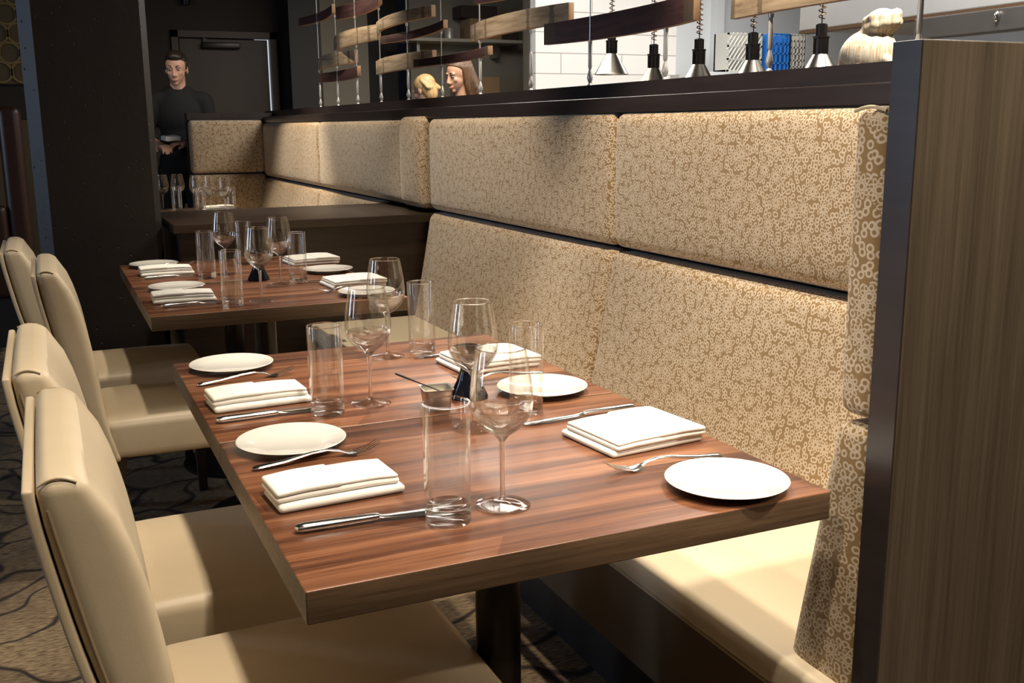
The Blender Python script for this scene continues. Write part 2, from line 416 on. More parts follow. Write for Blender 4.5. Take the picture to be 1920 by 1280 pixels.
def rbox(bm, lo, hi, r=0.02, n=3, mid=(4, 4, 4), deform=None, bulge=(0, 0, 0), mi=0):
    """box with rounded edges, gridded so it can be bent; bulge swells the faces along each axis"""
    c = [(a + b) / 2 for a, b in zip(lo, hi)]
    h = [(b - a) / 2 for a, b in zip(lo, hi)]
    rr = [min(r, x * 0.999) for x in h]
    def cs(i):
        k = min(rr)
        e = [-h[i] + k * (1 - math.cos(j / n * PI / 2)) if False else -h[i] + k * j / n for j in range(n + 1)]
        m = [-h[i] + k + (2 * h[i] - 2 * k) * j / mid[i] for j in range(1, mid[i])] if h[i] > k * 1.001 else []
        return e + m + [-x for x in reversed(e)]
    k = min(rr)
    G = [cs(0), cs(1), cs(2)]
    vd = {}
    def V(p):
        key = tuple(round(x, 6) for x in p)
        if key not in vd:
            q = [max(-h[i] + k, min(h[i] - k, p[i])) for i in range(3)]
            d = Vector(p) - Vector(q)
            co = Vector(q) + (d.normalized() * k if d.length > 1e-9 else d)
            for i in range(3):
                if bulge[i]:
                    a, b = [(1, 2), (0, 2), (0, 1)][i]
                    f = (1 - (co[a] / h[a]) ** 4) * (1 - (co[b] / h[b]) ** 4)
                    co[i] += bulge[i] * f * (co[i] / h[i]) if not (i == 0 and co[i] > 0) else 0
            co = co + Vector(c)
            if deform: co = Vector(deform(co.x, co.y, co.z))
            vd[key] = bm.verts.new(co)
        return vd[key]
    for i in range(3):
        a, b = [(1, 2), (0, 2), (0, 1)][i]
        for s in (-h[i], h[i]):
            for u in range(len(G[a]) - 1):
                for v in range(len(G[b]) - 1):
                    quad = []
                    for (du, dv) in ((0, 0), (1, 0), (1, 1), (0, 1)):
                        p = [0, 0, 0]; p[i] = s; p[a] = G[a][u + du]; p[b] = G[b][v + dv]
                        quad.append(V(p))
                    if len(set(quad)) == 4:
                        try:
                            f = bm.faces.new(quad); f.material_index = mi
                        except ValueError:
                            pass

def lathe(bm, prof, seg=32, center=(0, 0, 0), closed=False, mi=0, axis=None):
    """prof: list of (radius, z)"""
    rings = []
    for r, z in prof:
        if r < 1e-6:
            rings.append([bm.verts.new((center[0], center[1], center[2] + z))])
        else:
            rings.append([bm.verts.new((center[0] + r * math.cos(2 * PI * i / seg), center[1] + r * math.sin(2 * PI * i / seg), center[2] + z)) for i in range(seg)])
    pairs = list(zip(rings, rings[1:])) + ([(rings[-1], rings[0])] if closed else [])
    for a, b in pairs:
        for i in range(seg):
            j = (i + 1) % seg
            if len(a) == 1 and len(b) == 1: continue
            if len(a) == 1: f = bm.faces.new((a[0], b[i], b[j]))
            elif len(b) == 1: f = bm.faces.new((a[i], b[0], a[j]))
            else: f = bm.faces.new((a[i], b[i], b[j], a[j]))
            f.material_index = mi

def tube(bm, pts, rad, seg=8, closed=False, flat=1.0, caps=True):
    pts = [Vector(p) for p in pts]
    n = len(pts)
    rings = []
    prev = None
    for i, p in enumerate(pts):
        if closed: t = pts[(i + 1) % n] - pts[i - 1]
        else: t = pts[min(i + 1, n - 1)] - pts[max(i - 1, 0)]
        t.normalize()
        if prev is None:
            a = Vector((0, 0, 1)) if abs(t.z) < 0.9 else Vector((1, 0, 0))
            nrm = (a - a.dot(t) * t).normalized()
        else:
            nrm = (prev - prev.dot(t) * t).normalized()
        prev = nrm
        bi = t.cross(nrm)
        r = rad[i] if isinstance(rad, (list, tuple)) else rad
        rings.append([bm.verts.new(p + nrm * (r * flat * math.cos(2 * PI * k / seg)) + bi * (r * math.sin(2 * PI * k / seg))) for k in range(seg)])
    for i in range(n if closed else n - 1):
        a, b = rings[i], rings[(i + 1) % n]
        for k in range(seg):
            bm.faces.new((a[k], b[k], b[(k + 1) % seg], a[(k + 1) % seg]))
    if caps and not closed:
        bm.faces.new(rings[0][::-1]); bm.faces.new(rings[-1])

def capsule(bm, p0, p1, r0, r1, seg=14):
    p0, p1 = Vector(p0), Vector(p1)
    d = p1 - p0
    L = d.length
    prof = [(0, -r0)] + [(r0 * math.cos(a), -r0 * math.sin(a)) for a in (1.2, 0.8, 0.4)] + [(r0, 0), (r1, L)] + [(r1 * math.cos(a), L + r1 * math.sin(a)) for a in (0.4, 0.8, 1.2)] + [(0, L + r1)]
    n0 = len(bm.verts)
    lathe(bm, prof, seg)
    bm.verts.ensure_lookup_table()
    q = d.to_track_quat('Z', 'Y')
    for v in list(bm.verts)[n0:]:
        v.co = q @ v.co + p0

def ellipsoid(bm, c, r, rot=None, seg=24, rings=16, fn=None):
    n0 = len(bm.verts)
    lathe(bm, [(math.sin(PI * i / rings) if 0 < i < rings else 0, -math.cos(PI * i / rings)) for i in range(rings + 1)], seg)
    bm.verts.ensure_lookup_table()
    for v in list(bm.verts)[n0:]:
        co = Vector(v.co)
        if fn: co = fn(co)
        co = Vector((co.x * r[0], co.y * r[1], co.z * r[2]))
        if rot: co = rot @ co
        v.co = co + Vector(c)

def B(): return bmesh.new()

def structure(name, bm, mat, smooth=False, parent=None, label=None):
    o = obj(name, bm, mat, parent, smooth)
    if parent is None: o['kind'] = 'structure'
    if label: o['label'] = label
    return o

def sbox(name, lo, hi, mat):
    bm = B(); box(bm, lo, hi); return structure(name, bm, mat)

# ------------------------------------------------------------------ room shell
sbox('floor', (-5, -4, -0.1), (8.2, 9.2, 0), 'carpet')
sbox('ceiling', (-5, -4, 2.85), (8.2, 9.2, 2.95), 'ceiling')
sbox('wall_front', (-5, -4.1, 0), (8.2, -4.0, 2.85), 'wall_dark')
sbox('wall_right', (8.1, -4, 0), (8.2, 9.2, 2.85), 'kwhite')
# left wall with two windows
bm = B()
ys = [-4, 0.9, 1.5, 3.3, 4.5, 9.2]
for i in range(5):
    if i in (1, 3):
        box(bm, (-4.7, ys[i], 0), (-4.6, ys[i + 1], 0.22)); box(bm, (-4.7, ys[i], 2.68), (-4.6, ys[i + 1], 2.85))
    else:
        box(bm, (-4.7, ys[i], 0), (-4.6, ys[i + 1], 2.85))
structure('wall_left', bm, 'wall_dark')
for i, (y0, y1) in enumerate(((0.9, 1.5), (3.3, 4.5))):
    bm = B()
    for a, b in (((-4.69, y0, 0.22), (-4.62, y0 + 0.05, 2.68)), ((-4.69, y1 - 0.05, 0.22), (-4.62, y1, 2.68)), ((-4.69, y0, 0.22), (-4.62, y1, 0.27)), ((-4.69, y0, 2.63), (-4.62, y1, 2.68))):
        box(bm, a, b)
    structure('window_%d' % (i + 1), bm, 'wall_black')
# back wall of the dining room, with a door opening
bm = B()
box(bm, (-4.7, 9.0, 0), (0.95, 9.15, 2.85)); box(bm, (1.90, 9.0, 0), (2.06, 9.15, 2.85)); box(bm, (0.95, 9.0, 2.14), (1.90, 9.15, 2.85))
structure('wall_back', bm, 'wall_dark')
sbox('wall_pier', (1.93, 8.55, 0), (2.22, 8.999, 2.85), 'wall_black')
bm = B()
box(bm, (0.95, 8.97, 0), (1.01, 9.06, 2.14)); box(bm, (1.84, 8.97, 0), (1.90, 9.06, 2.14)); box(bm, (0.95, 8.97, 2.08), (1.90, 9.06, 2.14))
dr = structure('door_1', bm, 'door')
bm = B(); rbox(bm, (1.02, 9.02, 0.01), (1.822, 9.06, 2.074), 0.004, 1, (1, 1, 1)); obj('door_leaf', bm, 'door', dr, False)
bm = B(); rbox(bm, (1.22, 8.955, 1.985), (1.56, 9.02, 2.04), 0.008, 2, (1, 1, 1)); box(bm, (1.23, 8.98, 2.04), (1.26, 9.0, 2.075)); obj('door_closer', bm, 'black_iron', dr, label='black metal door closer')
bm = B(); box(bm, (1.72, 9.10, 0), (1.9, 9.12, 2.14)); obj('lit_gap', bm, 'gap_light', dr, False, label='bright light showing round the door edge')
# small glowing wall lamp above the door
wl = empty('wall_lamp', (1.10, 8.96, 2.36), 'small warm lamp glowing on the dark wall above the door', 'lamp')
bm = B(); lathe(bm, [(0, 0), (0.035, 0), (0.05, 0.09), (0.047, 0.09), (0.03, 0.006), (0, 0.006)], 20); obj('lamp_shade', bm, 'black_metal', wl)
t = NT('warm_bulb'); em = t.n('ShaderNodeEmission', {'Color': (1, 0.72, 0.40, 1), 'Strength': 8.0}); t.t.links.new(em.outputs[0], t.out.inputs[0]); MT['bulb'] = t.m
bm = B(); ellipsoid(bm, (0, 0, 0.06), (0.028, 0.028, 0.03), seg=12, rings=8); obj('bulb', bm, 'bulb', wl)

# concrete column, rectangular with chamfered corners
bm = B()
c0x, c1x, c0y, c1y = -0.262, 0.212, 3.42, 3.90
ch = 0.05
pl = [(c0x + ch, c0y), (c1x - 0.028, c0y), (c1x, c0y + 0.05), (c1x, c1y), (c0x, c1y), (c0x, c0y + ch * 1.2)]
vb = []
for k in range(13):
    z = 2.85 * k / 12
    vb.append([bm.verts.new((x, y, z)) for x, y in pl])
for a, b in zip(vb, vb[1:]):
    for i in range(len(pl)):
        j = (i + 1) % len(pl)
        bm.faces.new((a[i], a[j], b[j], b[i]))
structure('column', bm, 'column')

# gold lattice art on the back wall, far left
la = empty('lattice_panel', (-0.9, 8.95, 1.65), 'olive gold wall panel with interlocking ring lattice behind the column', 'wall panel')
bm = B(); box(bm, (-0.8, 0.0, 0), (0.66, 0.04, 1.1)); obj('backing', bm, 'lattice_back', la, False)
bm = B()
for i in range(9):
    for j in range(7):
        cx, cz, rr_ = -0.72 + 0.165 * i + (0.08 if j % 2 else 0), 0.10 + 0.16 * j, 0.085
        tube(bm, [(cx + rr_ * math.cos(2 * PI * k / 20), -0.008, cz + rr_ * math.sin(2 * PI * k / 20)) for k in range(20)], 0.014, 6, True)
obj('ring_lattice', bm, 'lattice', la)
bm = B(); box(bm, (-4.5, 8.93, 1.36), (0.35, 8.99, 1.40)); structure('trim_2', bm, 'wall_black')
bm = B(); box(bm, (-4.5, 8.96, 0), (0.35, 8.99, 1.36)); structure('trim_3', bm, 'lattice_back')

# ------------------------------------------------------------------ partition behind the banquettes
PX = 1.33
bm = B(); box(bm, (1.425, -0.10, 0), (1.54, 7.30, 1.395)); structure('wall_partition', bm, 'edge')
bm = B(); rbox(bm, (1.345, -0.03, 1.303), (1.4249, 7.0, 1.348), 0.003, 1, (1, 1, 1)); structure('trim_1', bm, 'edge')

# ------------------------------------------------------------------ banquettes
def lean(x, y, z):      # lower back cushions run out towards the seat
    t = max(0.0, min(1.0, (0.88 - z) / 0.45))
    return (x - 0.085 * t ** 1.1, y, z)

bq = empty('banquette', (0, 0, 0), 'patterned banquette with pale seat along the two near tables, ending in a brown wood panel', 'banquette', 'ring patterned banquettes')
def cushion(name, lo, hi, par, r=0.03, deform=None, bulge=(0.012, 0, 0), mid=(3, 10, 10)):
    bm = B(); rbox(bm, lo, hi, r, 4, mid, deform, bulge)
    return obj(name, bm, 'fabric', par, uv=True)
cushion('back_cushion', (PX, -0.02, 0.905), (1.420, 1.628, 1.302), bq, 0.034)
cushion('back_cushion', (PX, 1.632, 0.905), (1.420, 3.255, 1.302), bq, 0.034)
cushion('back_cushion', (PX - 0.005, -0.02, 0.40), (1.420, 1.628, 0.893), bq, 0.034, lean)
cushion('back_cushion', (PX - 0.005, 1.632, 0.40), (1.420, 3.255, 0.893), bq, 0.034, lean)
def lean_b(x, y, z):
    t = max(0.0, min(1.0, (0.84 - z) / 0.46))
    return (x, y + (0.085 * t) * max(0, (y + 0.025) / 0.065), z)
cushion('end_cushion', (0.80, -0.026, 0.853), (1.36, 0.044, 1.290), bq, 0.022, None, (0, 0.008, 0), (8, 2, 10))
cushion('end_cushion', (0.80, -0.026, 0.36), (1.36, 0.044, 0.843), bq, 0.022, lean_b, (0, 0.008, 0), (8, 2, 10))
for z in (1.290, 0.853):
    pass
bm = B(); tube(bm, [(0.803, -0.018 + 0.06 * k / 10, 1.2835 + 0.0055 * math.sin(PI * k / 10)) for k in range(11)], 0.0026, 6)
obj('piping', bm, 'bench_pipe', bq)
bm = B()
def seatroll(x, y, z): return (x, y, z)
rbox(bm, (0.772, -0.024, 0.372), (1.30, 3.26, 0.434), 0.014, 4, (4, 12, 2), None, (0, 0, 0.01))
obj('seat_cushion', bm, 'bench', bq)
bm = B(); tube(bm, [(0.7765, -0.02 + 3.27 * k / 20, 0.372) for k in range(21)], 0.0032, 8); obj('piping', bm, 'bench_pipe', bq)
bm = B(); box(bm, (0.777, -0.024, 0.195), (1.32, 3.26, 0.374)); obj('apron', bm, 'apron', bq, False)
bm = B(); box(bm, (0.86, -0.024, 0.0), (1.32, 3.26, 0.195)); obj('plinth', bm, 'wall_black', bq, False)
ep = B(); rbox(ep, (0.800, -0.076, 0), (1.424, -0.0265, 1.371), 0.002, 1, (1, 1, 1)); e1 = obj('end_panel', ep, 'panel', bq, False, label='brown wood end panel')
bm = B(); box(bm, (0.7975, -0.0755, 0), (0.7999, -0.027, 1.370)); obj('edge_band', bm, 'edge', e1, False, label='dark edge of the panel')
# the panel carries on past the partition, out of frame
ep = B(); box(ep, (1.5401, -0.076, 0), (2.3, -0.0265, 1.371)); structure('wall_return', ep, 'panel')

# divider between the two booths
dv = empty('room_divider', (0, 0, 0), 'dark brown half-height divider with flat top between the two banquettes', 'divider')
bm = B(); box(bm, (0.26, 3.29, 0), (1.36, 3.97, 0.848)); obj('body', bm, 'divider', dv, False)
bm = B(); rbox(bm, (0.235, 3.262, 0.848), (1.42, 4.0, 0.886), 0.003, 1, (1, 1, 1)); obj('top', bm, 'divider', dv, False)

# second booth
bk = empty('banquette', (0, 0, 0), 'patterned corner banquette in the far booth beyond the dark divider', 'banquette', 'ring patterned banquettes')
cushion('end_cushion', (PX - 0.018, 3.30, 0.905), (1.42, 3.60, 1.312), bk, 0.03)
cushion('back_cushion', (PX, 3.605, 0.905), (1.420, 5.236, 1.302), bk, 0.034)
cushion('back_cushion', (PX, 5.240, 0.905), (1.420, 6.99, 1.302), bk, 0.034)
cushion('back_cushion', (PX - 0.005, 4.01, 0.40), (1.420, 5.236, 0.893), bk, 0.034, lean)
cushion('back_cushion', (PX - 0.005, 5.240, 0.40), (1.420, 6.99, 0.893), bk, 0.034, lean)
cushion('return_cushion', (0.79, 6.92, 0.935), (1.335, 7.02, 1.325), bk, 0.03, None, (0, 0.01, 0), (8, 3, 8))
cushion('return_cushion', (0.79, 6.90, 0.40), (1.335, 7.02, 0.925), bk, 0.03, None, (0, 0.01, 0), (8, 3, 8))
bm = B(); box(bm, (0.785, 7.021, 0), (1.424, 7.09, 1.378)); box(bm, (0.785, 6.97, 1.328), (1.424, 7.021, 1.378)); obj('return_panel', bm, 'edge', bk, False)
bm = B(); rbox(bm, (0.80, 4.02, 0.372), (1.30, 6.93, 0.435), 0.03, 3, (4, 8, 2)); obj('seat_cushion', bm, 'bench', bk)
bm = B(); box(bm, (0.82, 4.02, 0), (1.32, 6.92, 0.374)); obj('apron', bm, 'apron', bk, False)

# ------------------------------------------------------------------ tables
TW, TH = 0.762, 0.75
def make_table(x, y, dep, label, grp='walnut dining tables'):
    r = empty('dining_table', (x, y, 0), label, 'table', grp)
    bm = B(); rbox(bm, (0, 0, TH - 0.042), (TW, dep, TH), 0.002, 2, (2, 2, 1)); bm.normal_update()
    for f in bm.faces: f.material_index = 1 if abs(f.normal.z) < 0.3 else 0
    obj('tabletop', bm, ['walnut', 'table_edge'], r)
    bm = B(); lathe(bm, [(0.036, 0.03), (0.036, TH - 0.06)], 28, (0.372, dep / 2, 0)); obj('pedestal', bm, 'black_iron', r)
    bm = B(); box(bm, (0.25, dep / 2 - 0.12, TH - 0.06), (0.49, dep / 2 + 0.12, TH - 0.042)); obj('mounting_plate', bm, 'black_iron', r, False)
    bm = B(); lathe(bm, [(0, 0), (0.22, 0), (0.22, 0.01), (0.19, 0.018), (0.05, 0.032), (0, 0.032)], 36, (0.372, dep / 2, 0)); obj('base', bm, 'black_iron', r)
    return r
make_table(0.0, 0.0, 0.6185, 'walnut table beside the brown end panel, its long edge towards the viewer')
make_table(0.0, 0.6245, 0.655, 'walnut table carrying the silver sauce dish, pushed against the one by the end panel')
make_table(0.012, 1.915, 0.612, 'walnut table past the gap, its front edge set with a knife and napkin')
make_table(0.012, 2.531, 0.612, 'walnut table set against the dark divider')
r = empty('dining_table', (0.05, 5.2, 0), 'dark table crowded with glasses in the far booth beyond the divider', 'table')
bm = B(); rbox(bm, (0, 0, 0.71), (0.89, 0.84, 0.75), 0.003, 2, (1, 1, 1)); obj('tabletop', bm, 'espresso', r)
bm = B(); lathe(bm, [(0.04, 0.03), (0.04, 0.71)], 24, (0.44, 0.42, 0)); obj('pedestal', bm, 'black_iron', r)
bm = B(); lathe(bm, [(0, 0), (0.24, 0), (0.24, 0.01), (0.05, 0.03), (0, 0.03)], 32, (0.44, 0.42, 0)); obj('base', bm, 'black_iron', r)

# ------------------------------------------------------------------ chairs
def make_chair(label):
    # origin on the floor under the rear seat corner nearest the viewer; the sitter faces +X
    r = empty('dining_chair', (0, 0, 0), label, 'chair', 'cream leather dining chairs')
    Y0, Y1 = 0.0, 0.455
    IN = [(0.30, -0.085), (0.40, -0.108), (0.458, -0.124), (0.589, -0.135), (0.681, -0.147), (0.731, -0.155), (0.78, -0.166), (0.824, -0.179), (0.859, -0.194), (0.882, -0.210), (0.90, -0.231)]
    OUT = [(0.30, -0.120), (0.386, -0.140), (0.452, -0.166), (0.518, -0.190), (0.648, -0.226), (0.71, -0.240), (0.784, -0.254), (0.846, -0.265), (0.90, -0.270)]
    def ip(T, z):
        if z <= T[0][0]: return T[0][1]
        for (a, xa), (b, xb) in zip(T, T[1:]):
            if z <= b: return xa + (xb - xa) * (z - a) / (b - a)
        return T[-1][1]
    def sm(T, z): return (ip(T, z - 0.025) + 2 * ip(T, z) + ip(T, z + 0.025)) / 4
    def inner(z): return sm(IN, z)
    def outer(z): return sm(OUT, z)
    def bend(x, y, z):
        t = (x - 0.0) / 0.06
        xx = outer(z) + (inner(z) - outer(z)) * t
        crown = 0.010 * (1 - ((y - 0.2275) / 0.2275) ** 2) if z > 0.8 else 0
        hollow = -0.008 * (1 - ((y - 0.2275) / 0.2275) ** 2) * max(0, t) if 0.5 < z < 0.88 else 0
        return (xx + hollow, y, z + crown * (z - 0.8) / 0.1)
    bm = B(); rbox(bm, (0.0, Y0, 0.335), (0.06, Y1, 0.895), 0.020, 4, (1, 8, 14), bend)
    bk_ = obj('backrest', bm, 'leather', r)
    def bend2(x, y, z): return (outer(z) - 0.014 + x, y, z)
    bm = B(); rbox(bm, (0, Y0 + 0.004, 0.33), (0.012, Y1 - 0.004, 0.885), 0.004, 2, (1, 2, 14), bend2)
    obj('back_panel', bm, 'leather', bk_)
    # seams: down both sides of the back at the rear edge, and over the top corners
    for yy in (Y0 - 0.0005, Y1 + 0.0005):
        bm = B(); tube(bm, [(outer(z) + 0.12 * (inner(z) - outer(z)), yy + (0.0042 if yy < 0.1 else -0.0042), z) for z in [0.36 + 0.50 * k / 16 for k in range(17)]], 0.0016, 6)
        obj('seam', bm, 'leather_seam', bk_)
    for yy, q in ((Y0, 1), (Y1, -1)):
        bm = B(); tube(bm, [(-0.266 + 0.040 * k / 8, yy + q * (0.004 + 0.003 * math.sin(PI * k / 8)), 0.888 + 0.006 * math.sin(PI * k / 8)) for k in range(9)], 0.0016, 6)
        obj('seam', bm, 'leather_seam', bk_)
    bm = B(); rbox(bm, (-0.135, Y0 + 0.005, 0.345), (0.335, Y1 - 0.005, 0.458), 0.024, 4, (8, 8, 2), None, (0, 0, 0.012))
    st = obj('seat', bm, 'leather', r)
    for yy, q in ((Y0 + 0.0085, 1), (Y1 - 0.0085, -1)):
        bm = B(); tube(bm, [(-0.115 + 0.43 * k / 10, yy, 0.4435) for k in range(11)], 0.0013, 5)
        obj('stitching', bm, 'leather_seam', st)
    for x, y in ((-0.10, 0.035), (-0.10, 0.42), (0.29, 0.035), (0.29, 0.42)):
        bm = B()
        dx = -0.05 if x < 0 else 0.0
        for z0, z1, s0, s1, a, b in ((0.0, 0.348, 0.014, 0.020, dx, 0.0),):
            vs = []
            for z, s, o_ in ((z0, s0, a), (z1, s1, b)):
                vs.append([bm.verts.new((x + o_ + sx * s, y + sy * s, z)) for sx, sy in ((-1, -1), (1, -1), (1, 1), (-1, 1))])
            for i in range(4):
                bm.faces.new((vs[0][i], vs[0][(i + 1) % 4], vs[1][(i + 1) % 4], vs[1][i]))
            bm.faces.new(vs[0][::-1]); bm.faces.new(vs[1])
        obj('leg', bm, 'espresso', r, False)
    return r
ch0 = make_chair('cream leather chair drawn up to the table beside the brown end panel')
ch0.location = (0, 0.085, 0)
copy_tree(ch0, (-0.035, 0.665, 0), 'cream leather chair drawn up to the table with the silver sauce dish')
copy_tree(ch0, (0.0, 1.915, 0), 'cream leather chair at the table past the gap, seat half in light')
copy_tree(ch0, (-0.095, 2.52, 0), 'cream leather chair at the table against the divider, pulled farthest out')

# ------------------------------------------------------------------ tableware prototypes
def make_plate():
    bm = B()
    lathe(bm, [(0, 0.004), (0.050, 0.004), (0.060, 0.0055), (0.0885, 0.0128), (0.090, 0.0142), (0.0885, 0.0152), (0.062, 0.0088), (0.054, 0.0065), (0, 0.0060)], 64)
    lathe(bm, [(0.050, 0.0045), (0.048, 0.0), (0.044, 0.0), (0.043, 0.0045)], 64)
    return obj('side_plate', bm, 'porcelain')
def make_napkin(L=0.183, W_=0.086, k=1.08):
    bm = B()
    def sag(x, y, z): return (x, y, z - 0.0035 * max(0, (abs(x) - 0.05) / 0.045) * (z / 0.03))
    rbox(bm, (-L / 2 + 0.002, -W_ / 2 - 0.005, 0.0), (L / 2 + 0.004, W_ / 2 - 0.004, 0.0125 * k), 0.0058 * k, 3, (10, 6, 1), sag)
    rbox(bm, (-L / 2, -W_ / 2 + 0.002, 0.0128 * k), (L / 2 - 0.002, W_ / 2, 0.0225 * k), 0.0048 * k, 3, (10, 6, 1), sag)
    rbox(bm, (-L / 2 + 0.001, -W_ / 2 + 0.001, 0.0222 * k), (0.004, W_ / 2 + 0.001, 0.0300 * k), 0.0038 * k, 3, (6, 6, 1), sag)
    rbox(bm, (-0.002, -W_ / 2 + 0.003, 0.0222 * k), (L / 2 - 0.004, W_ / 2 - 0.001, 0.0278 * k), 0.0027 * k, 3, (6, 6, 1), sag)
    return obj('napkin', bm, 'linen')
def strip(bm, st, seg=10):
    """st: (x, z, halfwidth, halfthick) along +X; elliptical sections"""
    rings = []
    for x, z, hw, ht in st:
        rings.append([bm.verts.new((x, hw * math.cos(2 * PI * k / seg), z + ht * math.sin(2 * PI * k / seg))) for k in range(seg)])
    for a, b in zip(rings, rings[1:]):
        for k in range(seg):
            bm.faces.new((a[k], b[k], b[(k + 1) % seg], a[(k + 1) % seg]))
    bm.faces.new(rings[0][::-1]); bm.faces.new(rings[-1])
def make_fork():
    r = bpy.data.objects.new('fork', None); C.objects.link(r)
    bm = B()
    strip(bm, [(0.000, 0.0035, 0.002, 0.001), (0.003, 0.0042, 0.0070, 0.0022), (0.012, 0.0048, 0.0085, 0.0030), (0.05, 0.0070, 0.0068, 0.0030), (0.095, 0.0135, 0.0042, 0.0026), (0.120, 0.0145, 0.0034, 0.0023), (0.140, 0.0100, 0.0040, 0.0020), (0.148, 0.0065, 0.0065, 0.0016)])
    obj('handle', bm, 'steel', r)
    bm = B()
    strip(bm, [(0.146, 0.0072, 0.0060, 0.0013), (0.154, 0.0045, 0.0110, 0.0012), (0.162, 0.0035, 0.0128, 0.0012), (0.168, 0.0036, 0.0130, 0.0012)])
    for k in range(4):
        yy = -0.0108 + 0.0072 * k
        tube(bm, [(0.167, yy, 0.0036), (0.180, yy, 0.0058), (0.195, yy * 0.97, 0.0105), (0.208, yy * 0.94, 0.0170)], [0.0021, 0.0019, 0.0016, 0.0008], 6, flat=0.6)
    obj('tines', bm, 'steel', r)
    return r
def make_knife():
    r = bpy.data.objects.new('table_knife', None); C.objects.link(r)
    bm = B()
    strip(bm, [(0.000, 0.0065, 0.002, 0.002), (0.003, 0.0065, 0.0072, 0.0050), (0.012, 0.0068, 0.0088, 0.0062), (0.06, 0.0068, 0.0080, 0.0058), (0.105, 0.0068, 0.0066, 0.0052), (0.112, 0.0068, 0.0050, 0.0040)], 12)
    obj('handle', bm, 'steel', r)
    bm = B()
    strip(bm, [(0.110, 0.0066, 0.0048, 0.0036), (0.118, 0.0060, 0.0062, 0.0018), (0.13, 0.0055, 0.0082, 0.0012), (0.18, 0.0050, 0.0098, 0.0011), (0.215, 0.0048, 0.0094, 0.0010), (0.230, 0.0046, 0.0060, 0.0009), (0.236, 0.0045, 0.0015, 0.0006)], 10)
    obj('blade', bm, 'steel', r)
    return r
def make_highball():
    r = bpy.data.objects.new('highball_glass', None); C.objects.link(r)
    R, H = 0.0318, 0.166
    bm = B()
    lathe(bm, [(R - 0.001, 0.024), (R + 0.0003, H - 0.002), (R - 0.0005, H), (R - 0.0016, H - 0.002), (R - 0.0030, 0.024)], 40)
    obj('wall', bm, 'glass_wall', r)
    bm = B()
    lathe(bm, [(0, 0.0035), (0.020, 0.0028), (R - 0.006, 0.0), (R - 0.0025, 0.0012), (R - 0.0010, 0.0040), (R - 0.001, 0.0245), (R - 0.0033, 0.0265), (R - 0.007, 0.0235), (0.018, 0.0205), (0, 0.0195)], 40)
    obj('base', bm, 'glass_solid', r)
    bm = B(); lathe(bm, [(R - 0.0017, H - 0.0016), (R + 0.0003, H - 0.0016), (R - 0.0002, H + 0.0002), (R - 0.0013, H + 0.0002)], 40, closed=True)
    obj('rim', bm, 'glass_solid', r)
    return r
def bowl_r(t):      # bowl profile, t 0 at the stem, 1 at the rim
    pts = [(0, 0.005), (0.04, 0.0125), (0.10, 0.0235), (0.18, 0.0335), (0.28, 0.0405), (0.37, 0.0434), (0.46, 0.0437), (0.60, 0.0422), (0.78, 0.0388), (1.0, 0.0338)]
    for (a, ra), (b, rb) in zip(pts, pts[1:]):
        if t <= b:
            s = (t - a) / (b - a); return ra + (rb - ra) * s
    return pts[-1][1]
def smooth_r(t): return (bowl_r(max(0, t - 0.03)) + 2 * bowl_r(t) + bowl_r(min(1, t + 0.03))) / 4
def make_wineglass():
    r = bpy.data.objects.new('wine_glass', None); C.objects.link(r)
    z0, z1 = 0.098, 0.225
    bm = B()
    ts = [0.34 + 0.66 * k / 28 for k in range(29)]
    lathe(bm, [(smooth_r(t), z0 + (z1 - z0) * t) for t in ts] + [(smooth_r(t) - 0.0012, z0 + (z1 - z0) * t) for t in reversed(ts)], 48)
    obj('bowl', bm, 'glass_wall', r)
    bm = B()
    tb = [0.34 * k / 12 for k in range(13)]
    zz = lambda t: z0 + (z1 - z0) * t
    inn = [(max(0.0, smooth_r(t) - (0.0013 + 0.0050 * (1 - t / 0.34) ** 1.5)), zz(t) + 0.0010 + 0.0060 * (1 - t / 0.34) ** 2) for t in tb[2:]]
    lathe(bm, [(0.0045, z0 - 0.004)] + [(smooth_r(t), zz(t)) for t in tb[1:]] + list(reversed(inn)) + [(0, z0 + 0.0125)], 44)
    lathe(bm, [(0.0036, 0.012), (0.0034, 0.05), (0.0038, 0.08), (0.0052, z0 - 0.001)], 20)
    obj('stem', bm, 'glass_solid', r)
    bm = B()
    lathe(bm, [(0, 0.0008), (0.025, 0.0006), (0.0375, 0.0), (0.0390, 0.0010), (0.0375, 0.0022), (0.024, 0.0040), (0.010, 0.0066), (0.0055, 0.0100), (0.0038, 0.0130), (0, 0.0130)], 44)
    obj('foot', bm, 'glass_foot', r)
    bm = B(); lathe(bm, [(smooth_r(1) - 0.0012, z1 - 0.001), (smooth_r(1) + 0.0002, z1 - 0.001), (smooth_r(1) - 0.0001, z1 + 0.0006), (smooth_r(1) - 0.0009, z1 + 0.0006)], 48, closed=True)
    obj('rim', bm, 'glass_solid', r)
    return r

